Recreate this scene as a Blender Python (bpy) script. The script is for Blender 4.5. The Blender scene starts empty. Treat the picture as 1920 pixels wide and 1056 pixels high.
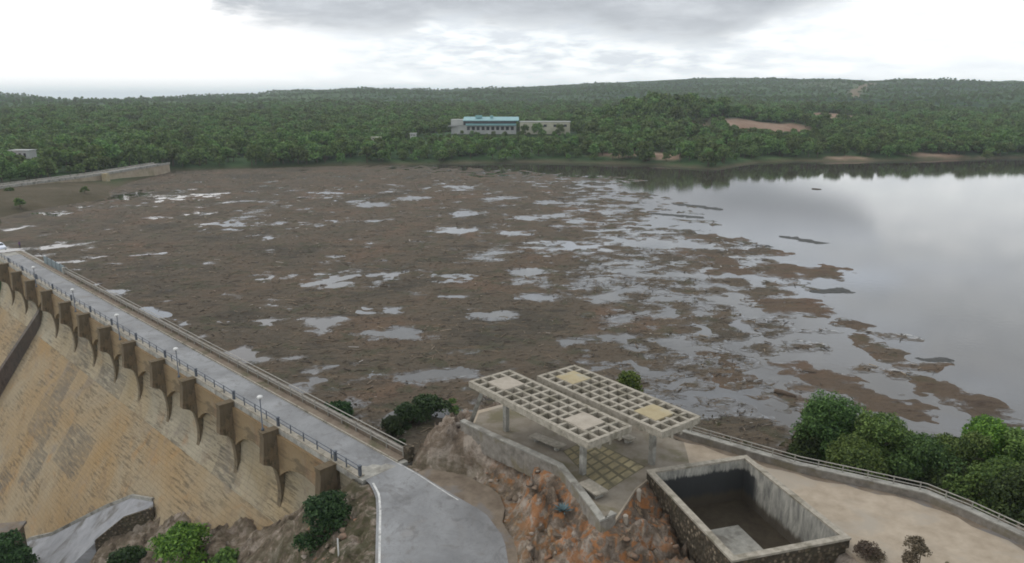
import bpy, bmesh, math, random
import numpy as np
from mathutils import Vector, Matrix, Euler
random.seed(7); RNG = np.random.default_rng(11)
S = bpy.context.scene; COL = S.collection
R = math.radians

# ------------------------------------------------------------------ camera, sky, sun, exposure
H = 33.0; F = 1371.0; TH = R(14.05)
cam = bpy.data.objects.new("camera", bpy.data.cameras.new("camera")); COL.objects.link(cam)
cam.location = (0, 0, H); cam.rotation_euler = (R(90) - TH, 0, 0)
cam.data.sensor_width = 36.0; cam.data.lens = 36.0 * F / 1920.0
cam.data.clip_start = 0.5; cam.data.clip_end = 60000
S.camera = cam
S.view_settings.view_transform = 'Standard'; S.view_settings.look = 'None'
S.view_settings.gamma = 1; S.view_settings.exposure = 0.0
S.cycles.filter_width = 1.8
S.cycles.max_bounces = 6; S.cycles.volume_bounces = 1; S.cycles.transparent_max_bounces = 8
SUN_EL, SUN_AZ = R(48), R(-55)          # azimuth from +Y, negative = left of the view

def N(nt, t, loc=None, **kw):
    n = nt.nodes.new(t)
    for k, v in kw.items(): setattr(n, k, v)
    return n
def L(nt, a, b): nt.links.new(a, b)
def setin(n, **kw):
    for k, v in kw.items(): n.inputs[k.replace('_', ' ')].default_value = v
def math_node(nt, op, a, b=None, c=None, clamp=False):
    n = N(nt, 'ShaderNodeMath', operation=op, use_clamp=clamp)
    for i, v in enumerate((a, b, c)):
        if v is None: continue
        if hasattr(v, 'links') or hasattr(v, 'is_linked'): L(nt, v, n.inputs[i])
        else: n.inputs[i].default_value = v
    return n.outputs[0]
def ramp(nt, fac, stops, interp='LINEAR'):
    n = N(nt, 'ShaderNodeValToRGB'); n.color_ramp.interpolation = interp
    e = n.color_ramp.elements
    while len(e) < len(stops): e.new(0.5)
    for i, (p, c) in enumerate(stops):
        e[i].position = p; e[i].color = (*c, 1) if len(c) == 3 else c
    L(nt, fac, n.inputs[0]); return n.outputs[0]
def mixc(nt, fac, a, b, blend='MIX'):
    n = N(nt, 'ShaderNodeMix', data_type='RGBA', blend_type=blend, clamp_factor=True)
    for idx, v in ((0, fac), (6, a), (7, b)):
        if hasattr(v, 'is_linked'): L(nt, v, n.inputs[idx])
        elif idx == 0: n.inputs[0].default_value = v
        else: n.inputs[idx].default_value = (*v, 1) if len(v) == 3 else v
    return n.outputs[2]
def noise(nt, vec, scale, detail=6, rough=0.6, dist=0.0):
    n = N(nt, 'ShaderNodeTexNoise'); setin(n, Scale=scale, Detail=detail, Roughness=rough, Distortion=dist)
    if vec is not None: L(nt, vec, n.inputs['Vector'])
    return n.outputs[0]
def smooth_range(nt, v, a, b):
    n = N(nt, 'ShaderNodeMapRange', interpolation_type='SMOOTHSTEP'); L(nt, v, n.inputs[0])
    n.inputs[1].default_value = a; n.inputs[2].default_value = b; return n.outputs[0]

def build_world():
    w = bpy.data.worlds.new("World"); S.world = w; w.use_nodes = True; nt = w.node_tree; nt.nodes.clear()
    out = N(nt, 'ShaderNodeOutputWorld'); bg = N(nt, 'ShaderNodeBackground'); L(nt, bg.outputs[0], out.inputs[0])
    bg.inputs[1].default_value = 0.1
    sky = N(nt, 'ShaderNodeTexSky', sky_type='NISHITA', sun_disc=False, sun_elevation=SUN_EL, sun_rotation=SUN_AZ)
    tc = N(nt, 'ShaderNodeTexCoord'); sep = N(nt, 'ShaderNodeSeparateXYZ'); L(nt, tc.outputs['Generated'], sep.inputs[0])
    az = math_node(nt, 'ARCTAN2', sep.outputs[0], sep.outputs[1])
    el = math_node(nt, 'ARCSINE', sep.outputs[2])
    # clouds are noise on the sky sphere, stretched sideways near the horizon
    cv = N(nt, 'ShaderNodeCombineXYZ'); L(nt, math_node(nt, 'MULTIPLY', az, 3.2), cv.inputs[0]); L(nt, math_node(nt, 'MULTIPLY', el, 13.0), cv.inputs[1])
    n1 = noise(nt, cv.outputs[0], 2.2, 7, 0.62, 0.3); n2 = noise(nt, cv.outputs[0], 5.5, 6, 0.6, 0.2)
    n3 = noise(nt, cv.outputs[0], 1.1, 5, 0.55)
    # underside of the grey bank: height (degrees) against azimuth
    azn = N(nt, 'ShaderNodeMapRange'); L(nt, az, azn.inputs[0]); azn.inputs[1].default_value = R(-40); azn.inputs[2].default_value = R(40)
    fc = N(nt, 'ShaderNodeFloatCurve'); L(nt, azn.outputs[0], fc.inputs[1]); c = fc.mapping.curves[0]
    def p2(x, y):
        u, v = (x - 960) / F, -(y - 528) / F; cs, sn = math.cos(TH), math.sin(TH)
        dx, dy, dz = u, cs + v * sn, -sn + v * cs
        return (math.degrees(math.atan2(dx, dy)) + 40) / 80, math.degrees(math.atan2(dz, math.hypot(dx, dy))) / 15
    pts = [(0, 0.9)] + [p2(*q) for q in ((300, -70), (390, 8), (470, 56), (560, 72), (690, 82), (770, 76), (830, 52), (900, 58), (980, 68), (1080, 70), (1160, 84), (1250, 94), (1320, 98), (1400, 78), (1480, 48), (1580, 22), (1660, -10), (1760, -130))] + [(1, 0.9)]
    while len(c.points) < len(pts): c.points.new(0.5, 0.5)
    for i, p in enumerate(pts): c.points[i].location = p; c.points[i].handle_type = 'AUTO_CLAMPED'
    fc.mapping.update()
    eld = math_node(nt, 'MULTIPLY', el, 180 / math.pi / 15)
    dlt = math_node(nt, 'SUBTRACT', eld, fc.outputs[0])
    L(nt, math_node(nt, 'ADD', az, math_node(nt, 'MULTIPLY', math_node(nt, 'SUBTRACT', n2, 0.5), 0.09)), azn.inputs[0])
    dlt = math_node(nt, 'ADD', dlt, math_node(nt, 'MULTIPLY', math_node(nt, 'SUBTRACT', n1, 0.5), 0.11))
    dlt = math_node(nt, 'ADD', dlt, math_node(nt, 'MULTIPLY', math_node(nt, 'SUBTRACT', n2, 0.5), 0.14))
    bank = smooth_range(nt, dlt, -0.03, 0.13)
    hi = smooth_range(nt, el, R(7.5), R(12))            # above the frame: broken cloud deck
    deck = smooth_range(nt, n3, 0.47, 0.66)
    bank = math_node(nt, 'ADD', math_node(nt, 'MULTIPLY', bank, math_node(nt, 'SUBTRACT', 1.0, hi)), math_node(nt, 'MULTIPLY', deck, hi))
    grey = ramp(nt, n1, [(0.3, (4.5, 4.75, 5.1)), (0.5, (5.5, 5.75, 6.15)), (0.72, (7.6, 7.9, 8.3))])
    grey = mixc(nt, math_node(nt, 'MULTIPLY', hi, 0.75), grey, mixc(nt, smooth_range(nt, el, R(20), R(34)), ramp(nt, n1, [(0.35, (11.5, 12.8, 14.8)), (0.65, (15.0, 16.4, 18.2))]), ramp(nt, n1, [(0.35, (9.8, 10.5, 11.5)), (0.65, (13.0, 13.6, 14.4))])))
    bright = ramp(nt, n2, [(0.35, (11.2, 11.6, 12.0)), (0.55, (13.0, 13.3, 13.4)), (0.7, (15.5, 15.6, 15.5))])
    left = smooth_range(nt, az, R(-8), R(-24))        # glare toward the sun side
    bright = mixc(nt, left, bright, (14.5, 14.2, 14.0))
    band = ramp(nt, n2, [(0.40, (7.4, 7.9, 8.5)), (0.50, (9.4, 9.9, 10.3)), (0.60, (12.5, 12.8, 12.9))])     # soft streaks under the bank
    mid = smooth_range(nt, math_node(nt, 'ABSOLUTE', math_node(nt, 'SUBTRACT', az, R(4))), R(24), R(6))
    lowm = math_node(nt, 'MULTIPLY', mid, math_node(nt, 'MULTIPLY', smooth_range(nt, el, R(1.0), R(2.6)), 0.75))
    bright = mixc(nt, lowm, bright, band)
    hz = smooth_range(nt, el, R(1.6), R(0.0))
    bright = mixc(nt, math_node(nt, 'MULTIPLY', hz, 0.6), bright, (8.4, 9.8, 9.8))
    cl = mixc(nt, bank, bright, grey)
    hole = math_node(nt, 'MULTIPLY', hi, math_node(nt, 'SUBTRACT', 1.0, deck))
    cl = mixc(nt, math_node(nt, 'MULTIPLY', hole, 0.2), cl, sky.outputs[0])
    mx = mixc(nt, 0.06, cl, sky.outputs[0])
    L(nt, mx, bg.inputs[0])
build_world()
sl = bpy.data.lights.new("sun", 'SUN'); sl.energy = 1.0; sl.angle = R(14); sl.color = (1, 0.96, 0.9)
sun = bpy.data.objects.new("sun", sl); COL.objects.link(sun)
sd = Vector((math.sin(SUN_AZ) * math.cos(SUN_EL), math.cos(SUN_AZ) * math.cos(SUN_EL), math.sin(SUN_EL)))
sun.rotation_euler = (-sd).to_track_quat('-Z', 'Y').to_euler(); sun.location = (0, 0, 120)

# ------------------------------------------------------------------ helpers
def ray(x, y):
    u, v = (x - 960) / F, -(y - 528) / F; c, s = math.cos(TH), math.sin(TH)
    return np.array([u, c + v * s, -s + v * c])
def G(x, y, z=0.0):
    "world point at height z seen at photo pixel x, y (survey helper used to read positions off the photo)"
    r = ray(x, y); return np.array([0, 0, H]) + (z - H) / r[2] * r
def smoothstep(a, b, x):
    t = np.clip((x - a) / (b - a), 0, 1); return t * t * (3 - 2 * t)
_perm = np.random.default_rng(3).permutation(4096).astype(np.int64)
_grad = np.stack([np.cos(np.arange(64) / 64 * 2 * np.pi), np.sin(np.arange(64) / 64 * 2 * np.pi)], 1)
def perlin(x, y, seed=0):
    xi = np.floor(x).astype(np.int64); yi = np.floor(y).astype(np.int64); xf = x - xi; yf = y - yi
    u = xf**3 * (xf * (xf * 6 - 15) + 10); v = yf**3 * (yf * (yf * 6 - 15) + 10)
    def gr(i, j, dx, dy):
        h = _perm[(_perm[(i + seed * 131) & 4095] + j) & 4095] & 63; g = _grad[h]; return g[..., 0] * dx + g[..., 1] * dy
    a = gr(xi, yi, xf, yf); b = gr(xi + 1, yi, xf - 1, yf); c = gr(xi, yi + 1, xf, yf - 1); d = gr(xi + 1, yi + 1, xf - 1, yf - 1)
    return (a + u * (b - a)) * (1 - v) + (c + u * (d - c)) * v
def fbm(x, y, seed=0, octs=4, rough=0.5):
    t = 0; a = 1.0
    for o in range(octs): t = t + a * perlin(x * 2**o, y * 2**o, seed + o); a *= rough
    return t
def ridged(x, y, seed=0, octs=4):
    t = 0; a = 1.0
    for o in range(octs): t = t + a * (1 - 2 * np.abs(perlin(x * 2**o, y * 2**o, seed + o))); a *= 0.5
    return t * 0.5
def seg_dist(x, y, poly, closed=True):
    d = np.full(np.shape(x), 1e9); P = list(poly)
    for i in range(len(P) if closed else len(P) - 1):
        ax, ay = P[i]; bx, by = P[(i + 1) % len(P)]; vx, vy = bx - ax, by - ay
        t = np.clip(((x - ax) * vx + (y - ay) * vy) / (vx * vx + vy * vy + 1e-9), 0, 1)
        d = np.minimum(d, np.hypot(x - ax - t * vx, y - ay - t * vy))
    return d
def inside(x, y, poly):
    r = np.zeros(np.shape(x), bool); n = len(poly)
    for i in range(n):
        ax, ay = poly[i]; bx, by = poly[(i + 1) % n]
        if ay == by: continue
        c = ((ay > y) != (by > y)) & (x < (bx - ax) * (y - ay) / (by - ay) + ax); r ^= c
    return r
def sdist(x, y, poly):
    d = seg_dist(x, y, poly); return np.where(inside(x, y, poly), -d, d)

def tag(o, label=None, cat=None, group=None, kind=None):
    for k, v in (('label', label), ('category', cat), ('group', group), ('kind', kind)):
        if v: o[k] = v
    return o
def link(name, me, mat=None, parent=None, smooth=False):
    o = bpy.data.objects.new(name, me); COL.objects.link(o)
    if mat is not None:
        for m in (mat if isinstance(mat, (list, tuple)) else [mat]): me.materials.append(m)
    if smooth: me.polygons.foreach_set('use_smooth', np.ones(len(me.polygons), bool))
    if parent is not None: o.parent = parent
    return o
def empty(name, loc, rz=0.0):
    o = bpy.data.objects.new(name, None); COL.objects.link(o); o.location = loc; o.rotation_euler.z = rz; o.empty_display_size = 0.5; return o
def np_mesh(name, V, Fq):
    "mesh from vertex array and a quad (or triangle) index array"
    me = bpy.data.meshes.new(name); V = np.asarray(V, np.float32); Fq = np.asarray(Fq, np.int32); k = Fq.shape[1]
    me.vertices.add(len(V)); me.vertices.foreach_set('co', V.ravel())
    me.loops.add(Fq.size); me.loops.foreach_set('vertex_index', Fq.ravel())
    me.polygons.add(len(Fq)); me.polygons.foreach_set('loop_start', np.arange(0, Fq.size, k, dtype=np.int32))
    me.polygons.foreach_set('loop_total', np.full(len(Fq), k, np.int32)); me.update(calc_edges=True); return me
def grid_faces(nx, ny):
    i = np.arange(nx * ny).reshape(ny, nx); return np.stack([i[:-1, :-1], i[:-1, 1:], i[1:, 1:], i[1:, :-1]], -1).reshape(-1, 4)
class MB:
    "collects simple solids into one mesh"
    def __init__(s): s.v = []; s.f = []
    def add(s, vs, fs): b = len(s.v); s.v += [tuple(map(float, p)) for p in vs]; s.f += [tuple(b + i for i in f) for f in fs]; return s
    def box(s, c, d, rz=0.0):
        x, y, z = d[0] / 2, d[1] / 2, d[2] / 2; cs, sn = math.cos(rz), math.sin(rz)
        return s.add([(c[0] + cs * i * x - sn * j * y, c[1] + sn * i * x + cs * j * y, c[2] + k * z) for k in (-1, 1) for i, j in ((-1, -1), (1, -1), (1, 1), (-1, 1))],
                     [(3, 2, 1, 0), (4, 5, 6, 7), (0, 1, 5, 4), (1, 2, 6, 5), (2, 3, 7, 6), (3, 0, 4, 7)])
    def tube(s, pts, r, seg=8, cap=True):
        pts = [Vector(p) for p in pts]; rs = r if isinstance(r, (list, tuple)) else [r] * len(pts); vs = []; fs = []
        for i, p in enumerate(pts):
            t = (pts[min(i + 1, len(pts) - 1)] - pts[max(i - 1, 0)]).normalized()
            a = t.orthogonal().normalized() if abs(t.z) > 0.95 else t.cross(Vector((0, 0, 1))).normalized(); b = t.cross(a)
            vs += [p + (a * math.cos(q * 2 * math.pi / seg) + b * math.sin(q * 2 * math.pi / seg)) * rs[i] for q in range(seg)]
        for i in range(len(pts) - 1):
            for q in range(seg): fs.append((i * seg + q, i * seg + (q + 1) % seg, (i + 1) * seg + (q + 1) % seg, (i + 1) * seg + q))
        if cap: fs += [tuple(range(seg))[::-1], tuple(range((len(pts) - 1) * seg, len(pts) * seg))]
        return s.add(vs, fs)
    def lathe(s, c, prof, seg=16):
        vs = []; fs = []
        for r, z in prof: vs += [(c[0] + r * math.cos(q * 2 * math.pi / seg), c[1] + r * math.sin(q * 2 * math.pi / seg), c[2] + z) for q in range(seg)]
        for i in range(len(prof) - 1):
            for q in range(seg): fs.append((i * seg + q, i * seg + (q + 1) % seg, (i + 1) * seg + (q + 1) % seg, (i + 1) * seg + q))
        return s.add(vs, fs)
    def prism(s, poly, z0, z1):
        n = len(poly); zz0 = z0 if isinstance(z0, (list, tuple)) else [z0] * n; zz1 = z1 if isinstance(z1, (list, tuple)) else [z1] * n
        return s.add([(p[0], p[1], zz0[i]) for i, p in enumerate(poly)] + [(p[0], p[1], zz1[i]) for i, p in enumerate(poly)],
                     [tuple(range(n))[::-1], tuple(range(n, 2 * n))] + [(i, (i + 1) % n, n + (i + 1) % n, n + i) for i in range(n)])
    def strip_wall(s, path, th, zb, zt):
        "wall of thickness th along a path with per-point bottom and top"
        P = [Vector((p[0], p[1])) for p in path]; Ls = []; Rs = []
        for i, p in enumerate(P):
            t = (P[min(i + 1, len(P) - 1)] - P[max(i - 1, 0)]).normalized(); nn = Vector((-t.y, t.x)) * th / 2; Ls.append(p + nn); Rs.append(p - nn)
        vs = []
        for i in range(len(P)):
            b = zb[i] if hasattr(zb, '__len__') else zb; t = zt[i] if hasattr(zt, '__len__') else zt
            vs += [(*Ls[i], b), (*Rs[i], b), (*Rs[i], t), (*Ls[i], t)]
        fs = [(0, 1, 2, 3)]; m = len(P) - 1
        for i in range(m):
            for k in range(4): fs.append((i * 4 + k, (i + 1) * 4 + k, (i + 1) * 4 + (k + 1) % 4, i * 4 + (k + 1) % 4))
        fs.append((m * 4 + 3, m * 4 + 2, m * 4 + 1, m * 4)); return s.add(vs, fs)
    def build(s, name, mat, parent=None, smooth=False, bevel=0.0):
        me = bpy.data.meshes.new(name); me.from_pydata(s.v, [], s.f); bm = bmesh.new(); bm.from_mesh(me)
        bmesh.ops.recalc_face_normals(bm, faces=bm.faces)
        if bevel: bmesh.ops.bevel(bm, geom=list(bm.edges), offset=bevel, segments=2, affect='EDGES', profile=0.6)
        bm.to_mesh(me); bm.free(); return link(name, me, mat, parent, smooth)
def copy_tree(o, parent=None):
    c = o.copy(); COL.objects.link(c)
    if parent is not None: c.parent = parent
    for ch in list(o.children): copy_tree(ch, c)
    return c

# ------------------------------------------------------------------ materials
def new_mat(name):
    m = bpy.data.materials.new(name); m.use_nodes = True; nt = m.node_tree; b = nt.nodes['Principled BSDF']; return m, nt, b
def bump(nt, b, h, dist, strength=1.0):
    n = N(nt, 'ShaderNodeBump'); n.inputs['Distance'].default_value = dist; n.inputs['Strength'].default_value = strength
    L(nt, h, n.inputs['Height']); L(nt, n.outputs[0], b.inputs['Normal'])
def simple(name, c1, c2, scale=2.0, rough=0.85, bmp=0.02, c3=None, scale2=None, spec=0.3, bscale=None):
    m, nt, b = new_mat(name); tc = N(nt, 'ShaderNodeTexCoord').outputs['Object']
    f = noise(nt, tc, scale, 8, 0.65)
    stops = [(0.32, c1), (0.68, c2)]
    c = ramp(nt, f, stops)
    if c3:
        f2 = noise(nt, tc, scale2 or scale * 0.3, 6, 0.6, 0.4); c = mixc(nt, smooth_range(nt, f2, 0.5, 0.66), c, c3)
    L(nt, c, b.inputs['Base Color']); b.inputs['Roughness'].default_value = rough; b.inputs['Specular IOR Level'].default_value = spec
    if bmp: bump(nt, b, noise(nt, tc, bscale or scale * 4, 8, 0.7), bmp)
    return m
def masonry(name, uv=True, tan=(0.30, 0.21, 0.125), pale=(0.36, 0.30, 0.21), dark=(0.045, 0.038, 0.03), orange=(0.34, 0.16, 0.05), streak=1.0):
    m, nt, b = new_mat(name); tcn = N(nt, 'ShaderNodeTexCoord'); v = tcn.outputs['UV' if uv else 'Object']
    br = N(nt, 'ShaderNodeTexBrick'); L(nt, v, br.inputs['Vector']); setin(br, Scale=1.0, Mortar_Size=0.03, Brick_Width=1.3, Row_Height=0.55)
    br.inputs['Color1'].default_value = (0.45, 0.45, 0.45, 1); br.inputs['Color2'].default_value = (0.62, 0.62, 0.62, 1); br.inputs['Mortar'].default_value = (0.2, 0.2, 0.2, 1)
    big = noise(nt, v, 0.07, 5, 0.6, 0.6); c = ramp(nt, big, [(0.34, tan), (0.62, pale)])
    mp = N(nt, 'ShaderNodeMapping'); L(nt, v, mp.inputs[0]); mp.inputs['Scale'].default_value = (0.45, 0.07, 1)
    st = noise(nt, mp.outputs[0], 1.0, 7, 0.65, 0.3)
    c = mixc(nt, math_node(nt, 'MULTIPLY', smooth_range(nt, st, 0.52, 0.72), 0.24 * streak), c, (0.15, 0.125, 0.095))
    o = noise(nt, v, 0.22, 5, 0.6, 0.5); c = mixc(nt, math_node(nt, 'MULTIPLY', smooth_range(nt, o, 0.56, 0.74), 0.45), c, orange)
    mp2 = N(nt, 'ShaderNodeMapping'); L(nt, v, mp2.inputs[0]); mp2.inputs['Scale'].default_value = (0.30, 2.6, 1)
    jn = noise(nt, mp2.outputs[0], 1.0, 7, 0.72); reg = noise(nt, v, 0.13, 4, 0.55)
    jm = math_node(nt, 'MULTIPLY', smooth_range(nt, jn, 0.50, 0.58), smooth_range(nt, reg, 0.43, 0.56))
    gp = smooth_range(nt, noise(nt, v, 0.16, 5, 0.6, 0.8), 0.55, 0.7); c = mixc(nt, math_node(nt, 'MULTIPLY', gp, 0.55), c, (0.22, 0.19, 0.155))
    c = mixc(nt, math_node(nt, 'MULTIPLY', jm, 0.5), c, dark)
    vs_ = N(nt, 'ShaderNodeTexBrick'); L(nt, v, vs_.inputs['Vector']); setin(vs_, Scale=1.0, Mortar_Size=0.0, Brick_Width=5.2, Row_Height=6.5); vs_.inputs['Color1'].default_value = (0, 0, 0, 1); vs_.inputs['Color2'].default_value = (1, 1, 1, 1)
    blk_ = math_node(nt, 'MULTIPLY', smooth_range(nt, vs_.outputs[0], 0.80, 0.86), smooth_range(nt, jn, 0.40, 0.52)); c = mixc(nt, math_node(nt, 'MULTIPLY', blk_, 0.5), c, (0.105, 0.098, 0.085))
    fine = noise(nt, v, 3.0, 8, 0.75)
    c = mixc(nt, 0.34, c, mixc(nt, 1.0, c, br.outputs[0], 'MULTIPLY'))
    wv = noise(nt, v, 0.35, 7, 0.7, 1.0); c = mixc(nt, math_node(nt, 'MULTIPLY', smooth_range(nt, wv, 0.54, 0.68), 0.45), c, (0.15, 0.11, 0.075))
    c = mixc(nt, math_node(nt, 'MULTIPLY', smooth_range(nt, fine, 0.5, 0.8), 0.5), c, (0.09, 0.075, 0.055))
    L(nt, c, b.inputs['Base Color']); b.inputs['Roughness'].default_value = 0.92; b.inputs['Specular IOR Level'].default_value = 0.2
    bump(nt, b, math_node(nt, 'ADD', br.outputs[0], fine), 0.09); return m
def leaf_mat(name, lo, hi, scale=0.25):
    m, nt, b = new_mat(name); tc = N(nt, 'ShaderNodeTexCoord').outputs['Object']; geo = N(nt, 'ShaderNodeNewGeometry'); oi = N(nt, 'ShaderNodeObjectInfo')
    f = math_node(nt, 'ADD', math_node(nt, 'MULTIPLY', geo.outputs['Random Per Island'], 0.5), math_node(nt, 'MULTIPLY', noise(nt, tc, scale, 3), 0.6))
    c = ramp(nt, f, [(0.3, lo), (0.78, hi)])
    hsv = N(nt, 'ShaderNodeHueSaturation'); L(nt, c, hsv.inputs['Color'])
    L(nt, math_node(nt, 'MULTIPLY_ADD', oi.outputs['Random'], 0.05, 0.475), hsv.inputs['Hue']); L(nt, math_node(nt, 'MULTIPLY_ADD', oi.outputs['Random'], 0.7, 0.65), hsv.inputs['Value'])
    L(nt, hsv.outputs[0], b.inputs['Base Color']); b.inputs['Roughness'].default_value = 0.65; b.inputs['Specular IOR Level'].default_value = 0.25
    tr = N(nt, 'ShaderNodeBsdfTranslucent'); L(nt, hsv.outputs[0], tr.inputs[0]); mx = N(nt, 'ShaderNodeMixShader'); mx.inputs[0].default_value = 0.25
    out = nt.nodes['Material Output']; L(nt, b.outputs[0], mx.inputs[1]); L(nt, tr.outputs[0], mx.inputs[2]); L(nt, mx.outputs[0], out.inputs[0]); return m
M = {}
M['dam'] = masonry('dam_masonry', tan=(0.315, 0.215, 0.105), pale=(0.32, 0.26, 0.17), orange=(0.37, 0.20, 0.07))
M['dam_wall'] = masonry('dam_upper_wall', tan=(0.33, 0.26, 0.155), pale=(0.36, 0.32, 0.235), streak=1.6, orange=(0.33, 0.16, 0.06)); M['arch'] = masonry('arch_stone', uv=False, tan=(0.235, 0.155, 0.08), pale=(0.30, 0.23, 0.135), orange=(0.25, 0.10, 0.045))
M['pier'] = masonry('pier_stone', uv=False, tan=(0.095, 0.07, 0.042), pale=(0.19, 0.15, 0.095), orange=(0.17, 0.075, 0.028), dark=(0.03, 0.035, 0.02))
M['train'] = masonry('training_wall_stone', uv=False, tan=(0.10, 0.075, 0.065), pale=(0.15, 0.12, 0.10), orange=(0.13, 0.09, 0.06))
M['concrete'] = simple('weathered_concrete', (0.19, 0.185, 0.165), (0.34, 0.33, 0.29), 1.3, 0.9, 0.015, (0.14, 0.13, 0.11), 0.5)
M['pale_concrete'] = simple('pale_concrete', (0.205, 0.186, 0.148), (0.345, 0.315, 0.26), 2.4, 0.9, 0.02, (0.15, 0.135, 0.10), 0.7)
M['chan'] = simple('channel_concrete', (0.17, 0.175, 0.185), (0.27, 0.275, 0.285), 0.5, 0.85, 0.02, (0.10, 0.095, 0.085), 0.22)
M['walk'] = simple('sidewalk_dirt', (0.13, 0.10, 0.075), (0.20, 0.165, 0.125), 1.0, 0.95, 0.03, (0.09, 0.085, 0.05), 0.35)
M['steel'] = simple('dark_rail_steel', (0.05, 0.06, 0.075), (0.10, 0.11, 0.125), 4, 0.5, 0.0)
M['white_rail'] = simple('pale_rail_paint', (0.42, 0.42, 0.40), (0.58, 0.58, 0.55), 3, 0.5, 0.0)
M['grey_rail'] = simple('grey_rail_paint', (0.20, 0.19, 0.165), (0.31, 0.295, 0.26), 3, 0.6, 0.0)
M['white'] = simple('white_paint', (0.5, 0.5, 0.48), (0.62, 0.62, 0.6), 3, 0.5, 0.0)
M['teal_panel'] = simple('teal_grey_panel', (0.13, 0.17, 0.18), (0.2, 0.24, 0.25), 1.5, 0.6, 0.0)
M['line'] = simple('worn_white_line', (0.36, 0.36, 0.34), (0.6, 0.6, 0.58), 2.5, 0.8, 0.0, (0.25, 0.25, 0.24), 1.2)
M['glass'] = simple('dark_glass', (0.02, 0.025, 0.03), (0.035, 0.04, 0.05), 1, 0.1, 0.0, spec=0.6)
M['rubber'] = simple('rubber', (0.02, 0.02, 0.02), (0.035, 0.035, 0.035), 5, 0.8, 0.0)
M['patch_grey'] = simple('grey_slab', (0.26, 0.23, 0.185), (0.36, 0.32, 0.265), 1.2, 0.9, 0.01)
M['patch_yellow'] = simple('yellow_lichen_slab', (0.27, 0.22, 0.125), (0.35, 0.30, 0.19), 0.9, 0.9, 0.01, (0.29, 0.27, 0.21), 0.8)
M['bark'] = simple('bark', (0.05, 0.035, 0.025), (0.12, 0.09, 0.065), 5, 0.95, 0.03)
M['leaf_a'] = leaf_mat('leaves_near', (0.034, 0.074, 0.017), (0.16, 0.24, 0.056))
M['leaf_dark'] = leaf_mat('leaves_dark', (0.021, 0.052, 0.015), (0.10, 0.165, 0.042))
M['leaf_bright'] = leaf_mat('leaves_bright', (0.03, 0.07, 0.011), (0.16, 0.24, 0.035))
M['leaf_far'] = leaf_mat('leaves_far', (0.030, 0.068, 0.018), (0.145, 0.220, 0.058), 0.12)
M['leaf_deep'] = leaf_mat('leaves_deep', (0.012, 0.032, 0.011), (0.050, 0.090, 0.026))
M['agave'] = simple('blue_green_leaf', (0.06, 0.11, 0.12), (0.12, 0.18, 0.19), 3, 0.6, 0.0)
M['dry'] = leaf_mat('dry_flower', (0.07, 0.056, 0.036), (0.17, 0.135, 0.09), 1.0)
M['dry_stem'] = simple('dry_stem', (0.07, 0.055, 0.035), (0.13, 0.1, 0.07), 6, 0.9, 0.0)

def rubble(name, c1=(0.055, 0.045, 0.033), c2=(0.24, 0.20, 0.145), sc=2.2):
    m, nt, b = new_mat(name); tc = N(nt, 'ShaderNodeTexCoord').outputs['Object']
    vo = N(nt, 'ShaderNodeTexVoronoi'); vo.inputs['Scale'].default_value = sc; L(nt, tc, vo.inputs['Vector'])
    sp = N(nt, 'ShaderNodeSeparateColor'); L(nt, vo.outputs['Color'], sp.inputs[0])
    c = ramp(nt, sp.outputs[0], [(0.0, c1), (0.45, (c1[0] * 1.7, c1[1] * 1.65, c1[2] * 1.6)), (0.8, (c2[0] * .55, c2[1] * .55, c2[2] * .55)), (1.0, c2)])
    c = mixc(nt, smooth_range(nt, vo.outputs['Distance'], 0.34, 0.52), c, (0.05, 0.042, 0.03))
    big = noise(nt, tc, 0.35, 5); c = mixc(nt, math_node(nt, 'MULTIPLY', smooth_range(nt, big, 0.5, 0.7), 0.5), c, (0.07, 0.065, 0.035))
    L(nt, c, b.inputs['Base Color']); b.inputs['Roughness'].default_value = 0.95; b.inputs['Specular IOR Level'].default_value = 0.15
    bump(nt, b, math_node(nt, 'SUBTRACT', 1.0, vo.outputs['Distance']), 0.12); return m
M['rubble'] = rubble('rubble_stone', (0.060, 0.048, 0.034), (0.20, 0.165, 0.12), 3.3)
M['parapet_stone'] = simple('parapet_stone', (0.12, 0.108, 0.09), (0.235, 0.215, 0.185), 1.8, 0.95, 0.06, (0.15, 0.13, 0.09), 0.5, bscale=3.0)

def asphalt():
    m, nt, b = new_mat('asphalt'); tc = N(nt, 'ShaderNodeTexCoord').outputs['Object']
    big = noise(nt, tc, 0.16, 6, 0.62, 0.5); fine = noise(nt, tc, 9.0, 6, 0.7); mid = noise(nt, tc, 0.9, 7, 0.65, 0.6)
    c = ramp(nt, big, [(0.36, (0.145, 0.148, 0.15)), (0.64, (0.245, 0.252, 0.255))])
    c = mixc(nt, math_node(nt, 'MULTIPLY', smooth_range(nt, mid, 0.54, 0.70), 0.6), c, (0.125, 0.118, 0.108))
    dt = noise(nt, tc, 0.12, 6, 0.7, 1.2); c = mixc(nt, math_node(nt, 'MULTIPLY', smooth_range(nt, dt, 0.55, 0.70), 0.55), c, (0.20, 0.175, 0.145))
    c = mixc(nt, math_node(nt, 'MULTIPLY', fine, 0.25), c, (0.12, 0.12, 0.12))
    cr = noise(nt, tc, 0.55, 9, 0.72, 0.6); c = mixc(nt, math_node(nt, 'MULTIPLY', smooth_range(nt, math_node(nt, 'ABSOLUTE', math_node(nt, 'SUBTRACT', cr, 0.5)), 0.007, 0.0), 0.7), c, (0.07, 0.068, 0.065))
    st = noise(nt, tc, 0.35, 7, 0.7, 1.2); c = mixc(nt, math_node(nt, 'MULTIPLY', smooth_range(nt, st, 0.53, 0.62), 0.55), c, (0.10, 0.098, 0.095))
    L(nt, c, b.inputs['Base Color']); b.inputs['Roughness'].default_value = 0.8; bump(nt, b, fine, 0.012); return m
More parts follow.
